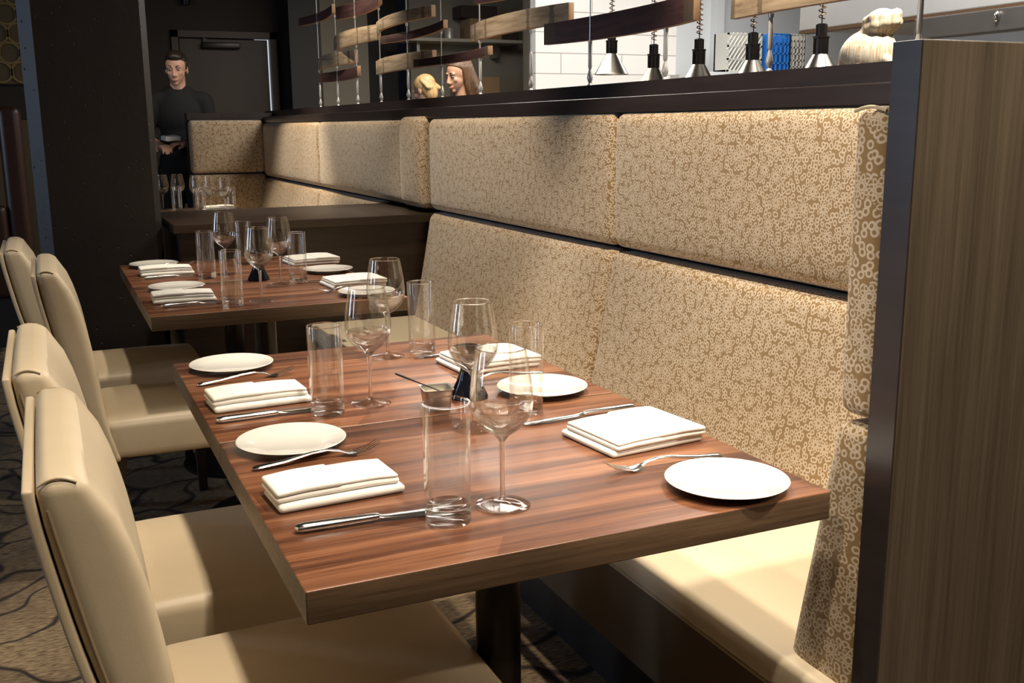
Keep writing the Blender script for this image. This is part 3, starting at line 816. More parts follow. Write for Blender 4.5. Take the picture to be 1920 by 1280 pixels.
PROTO = {'plate': make_plate(), 'napkin': make_napkin(), 'wide': make_napkin(0.184, 0.152, 0.98), 'fork': make_fork(), 'knife': make_knife(), 'highball': make_highball(), 'wine': make_wineglass()}
USED = set()
CATS = {'plate': 'plate', 'napkin': 'napkin', 'wide': 'napkin', 'fork': 'fork', 'knife': 'knife', 'highball': 'glass', 'wine': 'wine glass'}
GROUPS = {'plate': 'white side plates', 'napkin': 'folded white napkins', 'wide': 'folded white napkins', 'fork': 'table forks', 'knife': 'table knives', 'highball': 'tall straight water glasses', 'wine': 'stemmed wine glasses'}
def put(kind, x, y, label, rz=0.0, z=TH, tilt=None):
    p = PROTO[kind]
    if kind in USED:
        o = copy_tree(p, (x, y, z), label, rz)
    else:
        USED.add(kind); o = p; o.location = (x, y, z); o.rotation_euler = (0, 0, rz)
    tag(o, label, CATS[kind], GROUPS[kind])
    return o
zt = TH + 0.0003
TA, TB, TC, TD = 'the table by the end panel', 'the table with the sauce dish', 'the table past the gap', 'the table against the divider'
CH, BS = ', chair side of ', ', banquette side of '
# table A
put('plate', 0.107, 0.552, 'white side plate above the fork' + CH + TA, 0, zt)
put('fork', 0.024, 0.452, 'steel fork between plate and napkin' + CH + TA, math.radians(4), zt)
put('napkin', 0.110, 0.302, 'folded white napkin' + CH + TA, math.radians(3.5), zt)
put('knife', 0.028, 0.176, 'steel knife reaching the tall glass' + CH + TA, math.radians(-2.5), zt)
put('highball', 0.223, 0.128, 'tall water glass beside the knife tip' + CH + TA, 0, zt)
put('wine', 0.313, 0.152, 'empty wine glass by the tall glass' + CH + TA, 0, zt)
put('plate', 0.638, 0.080, 'white side plate half in shadow' + BS + TA, 0, zt)
put('fork', 0.714, 0.196, 'steel fork pointing at the wine glass' + BS + TA, math.radians(178), zt)
put('wide', 0.640, 0.342, 'brightly lit folded white napkin' + BS + TA, math.radians(186), zt)
put('knife', 0.735, 0.497, 'steel knife half behind the napkin' + BS + TA, math.radians(182), zt)
put('highball', 0.545, 0.568, 'tall water glass by the knife' + BS + TA, 0, zt)
put('wine', 0.419, 0.514, 'wine glass before the black vase' + BS + TA, 0, zt)
# table B
put('plate', 0.112, 1.170, 'white side plate at the corner' + CH + TB, 0, zt)
put('fork', 0.020, 1.036, 'steel fork half behind the napkin' + CH + TB, math.radians(6.5), zt)
put('napkin', 0.108, 0.856, 'folded white napkin' + CH + TB, math.radians(3), zt)
put('knife', 0.014, 0.742, 'steel knife at the near edge' + CH + TB, math.radians(2), zt)
put('highball', 0.212, 0.722, 'tall water glass at the napkin corner' + CH + TB, 0, zt)
put('wine', 0.303, 0.752, 'wine glass beside the tall glass' + CH + TB, 0, zt)
put('wine', 0.458, 1.133, 'wine glass at the far edge' + BS + TB, 0, zt)
put('highball', 0.545, 1.141, 'tall water glass at the far edge' + BS + TB, 0, zt)
put('wide', 0.636, 0.955, 'folded white napkin behind the black vase' + BS + TB, math.radians(184), zt)
put('fork', 0.705, 0.822, 'steel fork between napkin and plate' + BS + TB, math.radians(180), zt)
put('plate', 0.637, 0.690, 'white side plate behind the tall glass' + BS + TB, 0, zt)
put('knife', 0.738, 1.085, 'steel table knife beyond the napkin' + BS + TB, math.radians(181), zt)
# table C
put('plate', 0.140, 2.405, 'white side plate' + CH + TC, 0, zt)
put('napkin', 0.130, 2.160, 'folded white napkin' + CH + TC, math.radians(-2), zt)
put('knife', 0.055, 2.052, 'steel knife lying before the napkin' + CH + TC, math.radians(4), zt)
put('highball', 0.252, 1.992, 'tall water glass at the front edge' + CH + TC, 0, zt)
put('wine', 0.345, 2.040, 'wine glass at the front edge' + CH + TC, 0, zt)
put('wine', 0.474, 2.372, 'wine glass' + BS + TC, 0, zt)
put('highball', 0.546, 2.425, 'tall water glass' + BS + TC, 0, zt)
put('knife', 0.745, 2.350, 'steel knife at the napkin edge' + BS + TC, math.radians(180), zt)
put('wide', 0.690, 2.235, 'folded white napkin' + BS + TC, math.radians(183), zt)
put('fork', 0.740, 2.130, 'steel fork between napkin and plate' + BS + TC, math.radians(182), zt)
put('plate', 0.670, 2.020, 'white side plate near the front corner' + BS + TC, 0, zt)
# table D
put('plate', 0.130, 3.040, 'white side plate' + CH + TD, 0, zt)
put('fork', 0.075, 2.965, 'steel fork half behind the napkin' + CH + TD, math.radians(14), zt)
put('napkin', 0.148, 2.800, 'folded white napkin' + CH + TD, math.radians(0), zt)
put('knife', 0.062, 2.690, 'steel knife in front of the napkin' + CH + TD, math.radians(3), zt)
put('highball', 0.268, 2.622, 'tall water glass' + CH + TD, 0, zt)
put('wine', 0.345, 2.690, 'wine glass rising highest before the divider' + CH + TD, 0, zt)
put('wide', 0.700, 2.870, 'folded white napkin with raised corner' + BS + TD, math.radians(184), zt)
put('plate', 0.692, 2.585, 'white side plate' + BS + TD, 0, zt)
put('highball', 0.455, 2.950, 'tall water glass at the far middle of ' + TD, 0, zt)
put('knife', 0.735, 3.03, 'steel table knife beyond the napkin' + BS + TD, math.radians(180), zt)
# far table E: crowded glasses
E_ = 'on the far booth table'
for i, (k, x, y, lb) in enumerate((
    ('wine', 0.470, 5.95, 'wine glass half hidden by the column ' + E_),
    ('wine', 0.575, 6.00, 'topmost wine glass of the cluster ' + E_),
    ('highball', 0.520, 5.62, 'squat looking water glass under the topmost wine glass ' + E_),
    ('wine', 0.660, 5.75, 'wine glass in the middle of the cluster ' + E_),
    ('highball', 0.640, 5.45, 'water glass in the middle of the cluster ' + E_),
    ('wine', 0.720, 5.62, 'wine glass behind the big one ' + E_),
    ('wine', 0.770, 5.36, 'big wine glass at the banquette end of the cluster ' + E_),
    ('highball', 0.815, 5.42, 'water glass at the banquette end of the cluster ' + E_))):
    put(k, x, y, lb, 0, zt)
put('napkin', 0.790, 5.75, 'folded white napkin behind the glasses ' + E_, math.radians(184), zt)
put('plate', 0.330, 5.60, 'white side plate beside the column ' + E_, 0, zt)

# black hourglass vases
def make_vase():
    bm = B()
    lathe(bm, [(0, 0), (0.036, 0), (0.038, 0.003), (0.034, 0.012), (0.024, 0.032), (0.0165, 0.052), (0.0155, 0.062), (0.019, 0.075), (0.026, 0.090), (0.031, 0.100), (0.029, 0.101), (0.024, 0.090), (0.016, 0.075), (0.011, 0.062), (0, 0.056)], 40)
    return obj('bud_vase', bm, 'black_glass')
v0 = make_vase(); v0.location = (0.490, 0.715, zt)
tag(v0, 'glossy black hourglass vase beside the silver sauce dish', 'vase', 'black hourglass vases')
v1 = copy_tree(v0, (0.425, 2.500, zt), 'glossy black hourglass vase on the table past the gap')
# silver sauce dish with a dark spoon standing in it
ds = empty('sauce_dish', (0.405, 0.665, zt), 'small square silver dish of pale sauce', 'dish', None, math.radians(-8))
bm = B()
def ringrect(s, z, r=0.006):
    pts = []
    for cx, cy, a0 in ((s - r, s - r, 0), (-s + r, s - r, 90), (-s + r, -s + r, 180), (s - r, -s + r, 270)):
        for k in range(5):
            a = math.radians(a0 + 22.5 * k); pts.append((cx + r * math.cos(a), cy + r * math.sin(a), z))
    return [bm.verts.new(p) for p in pts]
secs = [ringrect(0.021, 0.0), ringrect(0.023, 0.004), ringrect(0.0265, 0.038), ringrect(0.029, 0.040), ringrect(0.029, 0.0412), ringrect(0.0255, 0.0405), ringrect(0.0215, 0.006)]
for a, b in zip(secs, secs[1:]):
    for i in range(20):
        bm.faces.new((a[i], a[(i + 1) % 20], b[(i + 1) % 20], b[i]))
bm.faces.new(secs[0][::-1]); bm.faces.new(secs[-1])
obj('dish', bm, 'brushed', ds)
bm = B(); rbox(bm, (-0.0205, -0.0205, 0.006), (0.0205, 0.0205, 0.030), 0.005, 2, (2, 2, 1)); obj('sauce', bm, 'sauce', ds, label='pale creamy sauce')
sp = empty('teaspoon', (0.405, 0.665, zt), 'dark little spoon standing in the silver sauce dish', 'spoon')
bm = B(); d0, d1 = Vector((0.006, -0.008, 0.034)), Vector((-0.062, 0.055, 0.062))
tube(bm, [d0 + (d1 - d0) * t for t in (0, 0.2, 0.5, 0.8, 0.95, 1.0)], [0.0018, 0.0018, 0.0022, 0.0034, 0.0034, 0.002], 8, flat=0.6); obj('handle', bm, 'black_iron', sp)
bm = B(); ellipsoid(bm, (0.010, -0.011, 0.031), (0.010, 0.007, 0.003), seg=14, rings=8); obj('spoon_bowl', bm, 'brushed', sp)

# dark leather lounge chair far left behind the column
lc = empty('lounge_chair', (-0.755, 5.9, 0), 'dark brown leather chair beyond the column at the far left', 'chair')
bm = B(); rbox(bm, (-0.42, -0.3, 0.36), (0.30, 0.32, 0.50), 0.05, 4, (3, 3, 2)); obj('seat', bm, 'brown_leather', lc)
bm = B(); rbox(bm, (0.32, -0.32, 0.30), (0.44, 0.34, 1.40), 0.04, 4, (2, 3, 6)); obj('backrest', bm, 'brown_leather', lc)
bm = B(); rbox(bm, (-0.42, -0.34, 0.30), (0.32, -0.26, 0.84), 0.035, 4, (3, 2, 4)); obj('armrest', bm, 'brown_leather', lc)
bm = B(); box(bm, (-0.40, -0.30, 0), (0.42, 0.32, 0.36)); obj('base', bm, 'wall_black', lc, False)

# ------------------------------------------------------------------ hanging barrel staves and their cables
SX = 1.48
CY = [5.60, 5.17, 4.74, 4.30, 3.86, 3.39, 2.94, 2.45, 2.00, 1.55, 1.08, 0.59]
CLAMPS = {}
def stave(y0, y1, zb, zt_, dark, label):
    L, H = y1 - y0, zt_ - zb
    bm = B()
    s = -1 if dark else 1
    def bend(x, y, z):
        t = y / (L / 2)
        return (x + (0.046 * t * t - 0.018) * s, y, z * (1 - 0.08 * t * t))
    rbox(bm, (-0.011, -L / 2, -H / 2), (0.011, L / 2, H / 2), 0.0015, 1, (1, 16, 2), bend)
    bm.normal_update()
    bmesh.ops.recalc_face_normals(bm, faces=bm.faces[:])
    for f in bm.faces:
        if f.normal.x < -0.6: f.material_index = 0
        elif f.normal.x > 0.6: f.material_index = 1
        else: f.material_index = 2
    mats = ['stave_in', 'stave_out', 'stave_edge'] if dark else ['stave_out', 'stave_in', 'stave_edge']
    o = obj('barrel_stave', bm, mats)
    o.location = (SX, (y0 + y1) / 2, (zb + zt_) / 2)
    tag(o, label, 'barrel stave', 'hanging barrel staves')
    for i, cy in enumerate(CY):
        if y0 - 0.02 < cy < y1 + 0.02:
            CLAMPS.setdefault(i, []).append(zb)
    return o
def S(v): return v
DZ = 0.0
ST = [(4.98, 5.82, 1.91, 1.965, 1, 'wine-stained stave hanging nearest the dark pier, top row'),
      (4.08, 4.90, 1.865, 1.94, 1, 'wine-stained stave cut by the top of the photo beside the pier'),
      (3.46, 4.30, 1.75, 1.805, 0, 'pale weathered stave above the dark doorway'),
      (4.29, 5.17, 1.71, 1.795, 0, 'pale stave with two dark hoop marks in the second row'),
      (3.17, 4.07, 1.675, 1.712, 1, 'narrow wine-stained stave in front of the shelf boxes'),
      (4.73, 5.57, 1.62, 1.695, 0, 'short pale stave lowest on the pier side'),
      (4.50, 5.36, 1.535, 1.595, 1, 'dark stave lowest of all on the pier side'),
      (3.46, 4.33, 1.535, 1.61, 0, 'pale stave right above the blurred blond head'),
      (2.69, 3.57, 1.535, 1.572, 1, 'wine-stained stave right above the profile of the brown-haired woman'),
      (2.12, 3.00, 1.605, 1.675, 0, 'pale stave with a round bung hole'),
      (1.30, 2.20, 1.535, 1.610, 1, 'big wine-stained stave in front of the white tiles'),
      (0.50, 1.21, 1.53, 1.615, 0, 'pale stave hanging by the far end of the lamps, cut by the photo top'),
      (2.25, 2.83, 1.735, 1.80, 1, 'wine-stained stave just showing above the bung-hole stave')]
K = (SX + 0.2296) / (1.42 + 0.2296)
def sc_y(y): return -1.0863 + (y + 1.0863) * K
def sc_z(z): return 1.2677 + (z - 1.2677) * K
CY = [sc_y(y - 0.0) for y in (5.485, 5.059, 4.638, 4.20, 3.761, 3.299, 2.858, 2.381, 1.937, 1.49, 1.022, 0.547)]
for (y0, y1, a, b, dk, lb) in ST:
    o = stave(sc_y(y0), sc_y(y1), sc_z(a), sc_z(b), dk, lb)
    if 'bung hole' in lb:
        bm = B(); lathe(bm, [(0, 0), (0.020, 0), (0.020, 0.004), (0.016, 0.004), (0.015, 0.001), (0, 0.001)], 24)
        hb = obj('bung_hole', bm, 'wall_black', o); hb.rotation_euler = (0, -PI / 2, 0); hb.location = (-0.0215, 0.06, 0.0)
CBL = ['steel cable nearest the dark pier', 'second steel cable from the dark pier', 'third steel cable from the dark pier', 'steel cable beside the doorway edge', 'steel cable crossing the black doorway',
       'steel cable in front of the blurred blond head', 'steel cable before the face of the brown-haired woman', 'steel cable behind the long hair of the woman', 'steel cable at the first white tiles',
       'steel cable between the first two lamps', 'steel cable in front of the blue rack', 'steel cable rising beside the end panel corner']
for i, cy in enumerate(CY):
    r = empty('hanging_cable', (SX, cy, 1.395), CBL[i], 'cable', 'stave hanging cables')
    bm = B(); tube(bm, [(0, 0, 0.0), (0, 0, 1.45)], 0.0028, 8); obj('wire', bm, 'cable', r)
    bm = B(); lathe(bm, [(0, 0.055), (0.004, 0.055), (0.0065, 0.062), (0.0065, 0.135), (0.004, 0.142), (0, 0.142)], 12); obj('turnbuckle', bm, 'cable', r)
    bm = B(); lathe(bm, [(0, 0), (0.009, 0), (0.009, 0.004), (0.004, 0.010), (0.009, 0.022), (0.010, 0.030), (0.007, 0.042), (0.004, 0.055), (0, 0.055)], 14); obj('anchor', bm, 'cable', r)
    for zb in CLAMPS.get(i, []):
        bm = B(); h = zb - 1.395; lathe(bm, [(0, h - 0.014), (0.006, h - 0.014), (0.007, h - 0.008), (0.0075, h - 0.001), (0, h - 0.001)], 12); obj('clamp', bm, 'cable', r)

# ------------------------------------------------------------------ kitchen behind the ledge
sbox('wall_kitchen', (2.221, 9.0, 0), (2.80, 9.1, 2.85), 'kwall')
sbox('wall_doorway', (2.80, 9.3, 0), (3.20, 9.4, 2.85), 'wall_black')
sbox('wall_niche', (3.20, 8.90, 0), (4.75, 9.0, 2.85), 'kwall')
sbox('wall_post', (3.94, 7.75, 0), (4.13, 7.85, 2.85), 'kwall')
sbox('wall_tiled', (3.66, 7.0, 0), (5.06, 7.1, 2.85), 'tile')
sbox('wall_pale', (5.06, 7.0, 0), (8.1, 7.1, 2.85), 'kwhite')
sbox('trim_4', (5.42, 6.90, 0), (5.50, 6.999, 2.85), 'kwhite')
# shelf with boxes
shf = empty('wall_shelf', (3.60, 8.72, 2.10), 'pale wall shelf holding cardboard boxes behind the staves', 'shelf')
bm = B(); box(bm, (-0.60, -0.17, -0.03), (0.66, 0.17, 0.0)); obj('board', bm, 'shelf', shf, False)
for x in (-0.4, 0.45):
    bm = B(); box(bm, (x, -0.02, -0.16), (x + 0.03, 0.18, -0.0301)); obj('bracket', bm, 'brushed', shf, False)
def crate(name, lo, hi, mat, label, cat, lid=True):
    r = empty(name, ((lo[0] + hi[0]) / 2, (lo[1] + hi[1]) / 2, lo[2]), label, cat)
    hx, hy, hz = (hi[0] - lo[0]) / 2, (hi[1] - lo[1]) / 2, hi[2] - lo[2]
    bm = B(); rbox(bm, (-hx, -hy, 0), (hx, hy, hz), 0.004, 1, (1, 1, 1)); obj('body', bm, mat, r, False)
    if lid:
        bm = B(); box(bm, (-hx * 0.98, -0.004 - hy * 0.1, hz), (hx * 0.98, 0.004, hz + 0.004)); obj('flap', bm, mat, r, False)
    return r
crate('cardboard_box', (3.72, 8.60, 2.102), (4.06, 8.86, 2.30), 'cardboard', 'cardboard box with white label on the kitchen shelf', 'box')
bm = B(); box(bm, (3.74, 8.594, 2.12), (3.84, 8.5985, 2.22)); lb_ = obj('box_label', bm, 'paper', None, False); lb_.parent = bpy.data.objects['cardboard_box']; lb_.location = (-3.89, -8.73, -2.102)
crate('cardboard_box', (3.64, 8.62, 2.306), (4.02, 8.86, 2.42), 'dark_box', 'dark flat box on top of the labelled cardboard box', 'box')
crate('cardboard_box', (4.07, 8.62, 2.102), (4.24, 8.84, 2.26), 'dark_box', 'dark box at the outer end of the kitchen shelf', 'box')
bm = B(); lathe(bm, [(0, 0), (0.05, 0), (0.05, 0.10), (0.045, 0.11), (0.03, 0.115), (0, 0.115)], 20); tn = obj('storage_tin', bm, 'tin'); tn.location = (3.54, 8.70, 2.1005); tag(tn, 'pale round tin on the kitchen shelf beside the boxes', 'tin')
bm = B(); lathe(bm, [(0, 0), (0.045, 0), (0.045, 0.035), (0.04, 0.04), (0, 0.04)], 20); tn = obj('storage_tin', bm, 'tin'); tn.location = (3.20, 8.68, 2.1005); tag(tn, 'low pale tin at the inner end of the kitchen shelf', 'tin')
crate('cardboard_box', (3.60, 8.48, 0.0), (3.98, 8.84, 1.74), 'cardboard', 'tall tan box stack front beside the hair of the woman', 'box', False)
bm = B(); ellipsoid(bm, (0, 0, 0), (0.03, 0.03, 0.03), seg=14, rings=10); kb = obj('post_knob', bm, 'brushed'); kb.location = (4.03, 7.722, 1.96); tag(kb, 'small round metal knob on the pale kitchen post', 'knob')  # a round knob on the post

# heat lamps over the pass
lamp0 = None
LY = [4.21, 3.76, 3.34, 2.91, 2.45]
LZ = [1.550, 1.447, 1.443, 1.438, 1.435]
LL = ['conical heat lamp seen whole below the wine-stained stave', 'second heat lamp from the pier side, between tiles and cable', 'heat lamp under the tip of the wine-stained stave', 'heat lamp beside the blue glass rack', 'heat lamp nearest the pale bun of hair']
for y, z, lb in zip(LY, LZ, LL):
    if lamp0 is None:
        r = empty('heat_lamp', (2.8, y, z), lb, 'lamp', 'heat lamps over the kitchen pass')
        bm = B(); lathe(bm, [(0.096, 0.0), (0.098, 0.002), (0.092, 0.010), (0.030, 0.118), (0.027, 0.118), (0.088, 0.010), (0.094, 0.002)], 36); obj('lamp_shade', bm, 'lampshade', r)
        bm = B(); lathe(bm, [(0, 0.112), (0.031, 0.112), (0.032, 0.118), (0.032, 0.180), (0.035, 0.182), (0.035, 0.188), (0.024, 0.190), (0.024, 0.236), (0.018, 0.240), (0, 0.242)], 24); obj('socket', bm, 'black_metal', r)
        bm = B()
        n = 15
        tube(bm, [(0.014 * math.cos(2 * PI * k / 8), 0.014 * math.sin(2 * PI * k / 8), 0.26 + 0.36 * k / (8 * n)) for k in range(8 * n + 1)], 0.0028, 5); obj('coil', bm, 'spring', r)
        bm = B(); tube(bm, [(0, 0, 0.24), (0, 0, 1.28)], 0.003, 6); obj('cord', bm, 'black_metal', r)
        lamp0 = r
    else:
        copy_tree(lamp0, (2.8, y, z), lb)

# pass counter below, out of sight from the dining room
pc = empty('pass_counter', (2.8, 3.3, 0), 'steel kitchen pass counter under the heat lamps', 'counter')
bm = B(); rbox(bm, (-0.25, -1.6, 0.90), (0.25, 1.6, 0.94), 0.004, 1, (1, 1, 1)); obj('worktop', bm, 'brushed', pc, False)
bm = B(); box(bm, (-0.22, -1.55, 0), (0.22, 1.55, 0.90)); obj('cabinet', bm, 'hood', pc, False)

# racks on a high shelf
rk = empty('rack_shelf', (5.6, 6.6, 1.70), 'white shelf carrying the plastic racks', 'shelf')
bm = B(); box(bm, (-0.62, -0.22, -0.03), (0.62, 0.22, 0.002)); obj('board', bm, 'kwhite', rk, False)
bm = B(); box(bm, (-0.6, 0.22, -0.25), (-0.56, 0.39, -0.0)); box(bm, (0.56, 0.22, -0.25), (0.6, 0.39, -0.0)); obj('bracket', bm, 'brushed', rk, False)
def lattice_crate(x0, x1, y0, z0, z1, mat, label, diag=False, nx=5, nz=4):
    r = empty('glass_rack' if not diag else 'plastic_crate', ((x0 + x1) / 2, y0, z0), label, 'rack' if not diag else 'crate')
    hw, h, dp = (x1 - x0) / 2, z1 - z0, 0.20
    bm = B()
    box(bm, (-hw, 0.02, 0), (hw, dp, 0.02)); box(bm, (-hw, dp - 0.02, 0), (hw, dp, h)); box(bm, (-hw, 0, 0), (-hw + 0.015, dp, h)); box(bm, (hw - 0.015, 0, 0), (hw, dp, h))
    obj('shell', bm, mat, r, False)
    bm = B()
    if diag:
        n = 9
        for i in range(-n, n):
            xa = i * 2 * hw / n
            p0, p1 = Vector((xa, 0.006, 0.0)), Vector((xa + h * 0.75, 0.006, h))
            t0 = max(0, (-hw - p0.x) / (p1.x - p0.x)); t1 = min(1, (hw - p0.x) / (p1.x - p0.x))
            if t1 - t0 > 0.05: tube(bm, [p0 + (p1 - p0) * t0, p0 + (p1 - p0) * t1], 0.008, 4)
        for z in (0.01, h * 0.33, h * 0.66, h - 0.01): box(bm, (-hw, 0, z - 0.008), (hw, 0.012, z + 0.008))
    else:
        for i in range(nx + 1):
            x = -hw + 2 * hw * i / nx; box(bm, (x - 0.007, 0, 0), (x + 0.007, 0.012, h))
        for j in range(nz + 1):
            z = h * j / nz; box(bm, (-hw, 0, z - 0.007), (hw, 0.012, z + 0.007))
    obj('lattice', bm, mat, r, False)
    return r
lattice_crate(5.20, 5.56, 6.42, 1.704, 2.03, 'grey_plastic', 'grey crate with slanted slots beside the blue rack', True)
lattice_crate(5.62, 5.86, 6.42, 1.704, 2.03, 'blue_plastic', 'blue plastic glass rack on the kitchen shelf', False, 5, 4)
lattice_crate(5.868, 6.03, 6.42, 1.704, 2.03, 'beige_plastic', 'beige plastic glass rack beside the blue one', False, 4, 6)

# extractor hood along the cook line
hd = empty('extractor_hood', (3.3, 0.0, 1.72), 'long stainless extractor hood over the cook line, behind the pale bun', 'hood')
bm = B(); rbox(bm, (0, -1.0, 0.0), (1.1, 3.20, 0.55), 0.006, 1, (1, 1, 1)); obj('canopy', bm, 'hood', hd, False)
bm = B(); rbox(bm, (-0.02, -1.0, -0.10), (0.05, 2.42, -0.012), 0.006, 2, (1, 1, 1)); obj('lip', bm, 'hood_dark', hd, False, label='dull dark lip of the hood')
bm = B(); box(bm, (0.0, -1.0, -0.014), (0.06, 3.2, 0.0)); obj('gutter', bm, 'spring', hd, False)
for y in (1.98, 1.60, 1.2):
    bm = B(); ellipsoid(bm, (-0.028, y, -0.045), (0.012, 0.010, 0.022), seg=12, rings=8); obj('clip', bm, 'steel', hd)
cw = empty('cook_line', (4.0, 1.0, 0), 'steel cooking range under the extractor hood', 'range')
bm = B(); rbox(bm, (-0.4, -1.6, 0), (0.5, 1.8, 0.92), 0.006, 1, (1, 1, 1)); obj('body', bm, 'brushed', cw, False)
bm = B(); box(bm, (-0.38, -1.55, 0.92), (0.48, 1.75, 0.95)); obj('cooktop', bm, 'black_iron', cw, False)
sbox('wall_cook', (5.0, -3.9, 0), (5.1, 3.2, 2.85), 'cardboard')

# ------------------------------------------------------------------ people
def remesh(o, v, smooth=4):
    m = o.modifiers.new('union', 'REMESH'); m.mode = 'VOXEL'; m.voxel_size = v; m.use_smooth_shade = True
    s = o.modifiers.new('soften', 'SMOOTH'); s.factor = 0.5; s.iterations = smooth
    return o

def head_shapes(bm, c, R, s=1.0):
    """head about 0.23 tall, local -Y is the face; R rotates about the head centre c"""
    def P(x, y, z): return Vector(c) + R @ (Vector((x, y, z)) * s)
    def E(x, y, z, rx, ry, rz, **k): ellipsoid(bm, P(x, y, z), (rx * s, ry * s, rz * s), R, **k)
    E(0, 0.012, 0.028, 0.074, 0.094, 0.088, seg=32, rings=22)                 # cranium
    def jaw(co):
        k = 1.0 - 0.30 * max(0, -co.z)
        return Vector((co.x * k, co.y, co.z))
    E(0, -0.022, -0.038, 0.060, 0.068, 0.078, seg=32, rings=22, fn=jaw)       # face and jaw
    E(0, -0.072, -0.096, 0.020, 0.016, 0.014)                                # chin
    for q in (-1, 1):
        E(q * 0.036, -0.066, -0.022, 0.020, 0.016, 0.020)                     # cheeks
        E(q * 0.030, -0.080, 0.022, 0.024, 0.012, 0.008)                      # brow ridges
        E(q * 0.075, 0.010, -0.012, 0.008, 0.018, 0.030)                      # ears
        E(q * 0.010, -0.099, -0.040, 0.009, 0.010, 0.008)                     # nostrils
    capsule(bm, P(0, -0.086, 0.010), P(0, -0.107, -0.034), 0.008 * s, 0.0115 * s)  # nose
    E(0, -0.088, -0.066, 0.022, 0.010, 0.006); E(0, -0.086, -0.076, 0.018, 0.010, 0.006)
    return P

def face_parts(body, P, R, s=1.0, brow='hair_dark'):
    for q in (-1, 1):
        bm = B(); ellipsoid(bm, P(q * 0.030, -0.079, 0.004), (0.0125 * s, 0.010 * s, 0.0085 * s), R, 16, 10); e = obj('eye', bm, 'eye_white', body)
        bm = B(); ellipsoid(bm, P(q * 0.030, -0.0865, 0.003), (0.0055 * s, 0.004 * s, 0.0055 * s), R, 12, 8); obj('iris', bm, 'eye_iris', e)
        bm = B(); tube(bm, [P(q * (0.014 + 0.032 * t), -0.091 + 0.012 * t * t, 0.024 + 0.007 * math.sin(PI * t)) for t in (0, 0.25, 0.5, 0.75, 1)], [0.003 * s, 0.0038 * s, 0.0038 * s, 0.003 * s, 0.0015 * s], 6); obj('eyebrow', bm, brow, body)
    bm = B(); tube(bm, [P(-0.023 + 0.046 * t, -0.0975 + 0.012 * (2 * t - 1) ** 2, -0.071 + 0.005 * (2 * t - 1) ** 2) for t in [k / 8 for k in range(9)]], [0.0015 * s] + [0.0048 * s] * 7 + [0.0015 * s], 8); obj('lips', bm, 'lip', body)

def hand(bm, wrist, direction, upv, side, curl=0.7, s=1.0):
    """palm, four bent fingers of unequal length and a thumb off the side of the palm"""
    d = Vector(direction).normalized(); u = Vector(upv); u = (u - u.dot(d) * d).normalized(); sd = d.cross(u) * side
    w0 = Vector(wrist)
    def at(a, b, c_): return w0 + d * a * s + sd * b * s + u * c_ * s
    for k in range(4):
        capsule(bm, at(0.010, -0.022 + 0.014 * k, 0), at(0.085, -0.031 + 0.021 * k, 0), 0.015 * s, 0.0115 * s, 10)
    for k, ln in enumerate((0.066, 0.078, 0.082, 0.072)[::1]):
        b0 = at(0.088, -0.031 + 0.021 * k, 0)
        c1 = curl * 0.5
        d1 = (d * math.cos(c1) - u * math.sin(c1)); d2 = (d * math.cos(curl * 1.2) - u * math.sin(curl * 1.2)); d3 = (d * math.cos(curl * 1.9) - u * math.sin(curl * 1.9))
        b1 = b0 + d1 * ln * 0.46 * s; b2 = b1 + d2 * ln * 0.32 * s; b3 = b2 + d3 * ln * 0.22 * s
        capsule(bm, b0, b1, 0.0090 * s, 0.0082 * s, 10); capsule(bm, b1, b2, 0.0082 * s, 0.0076 * s, 10); capsule(bm, b2, b3, 0.0076 * s, 0.0062 * s, 10)
    t0, t1, t2 = at(0.022, 0.036, -0.004), at(0.058, 0.058, -0.018), at(0.088, 0.056, -0.030)
    capsule(bm, t0, t1, 0.014 * s, 0.0100 * s, 10); capsule(bm, t1, t2, 0.0098 * s, 0.0078 * s, 10)

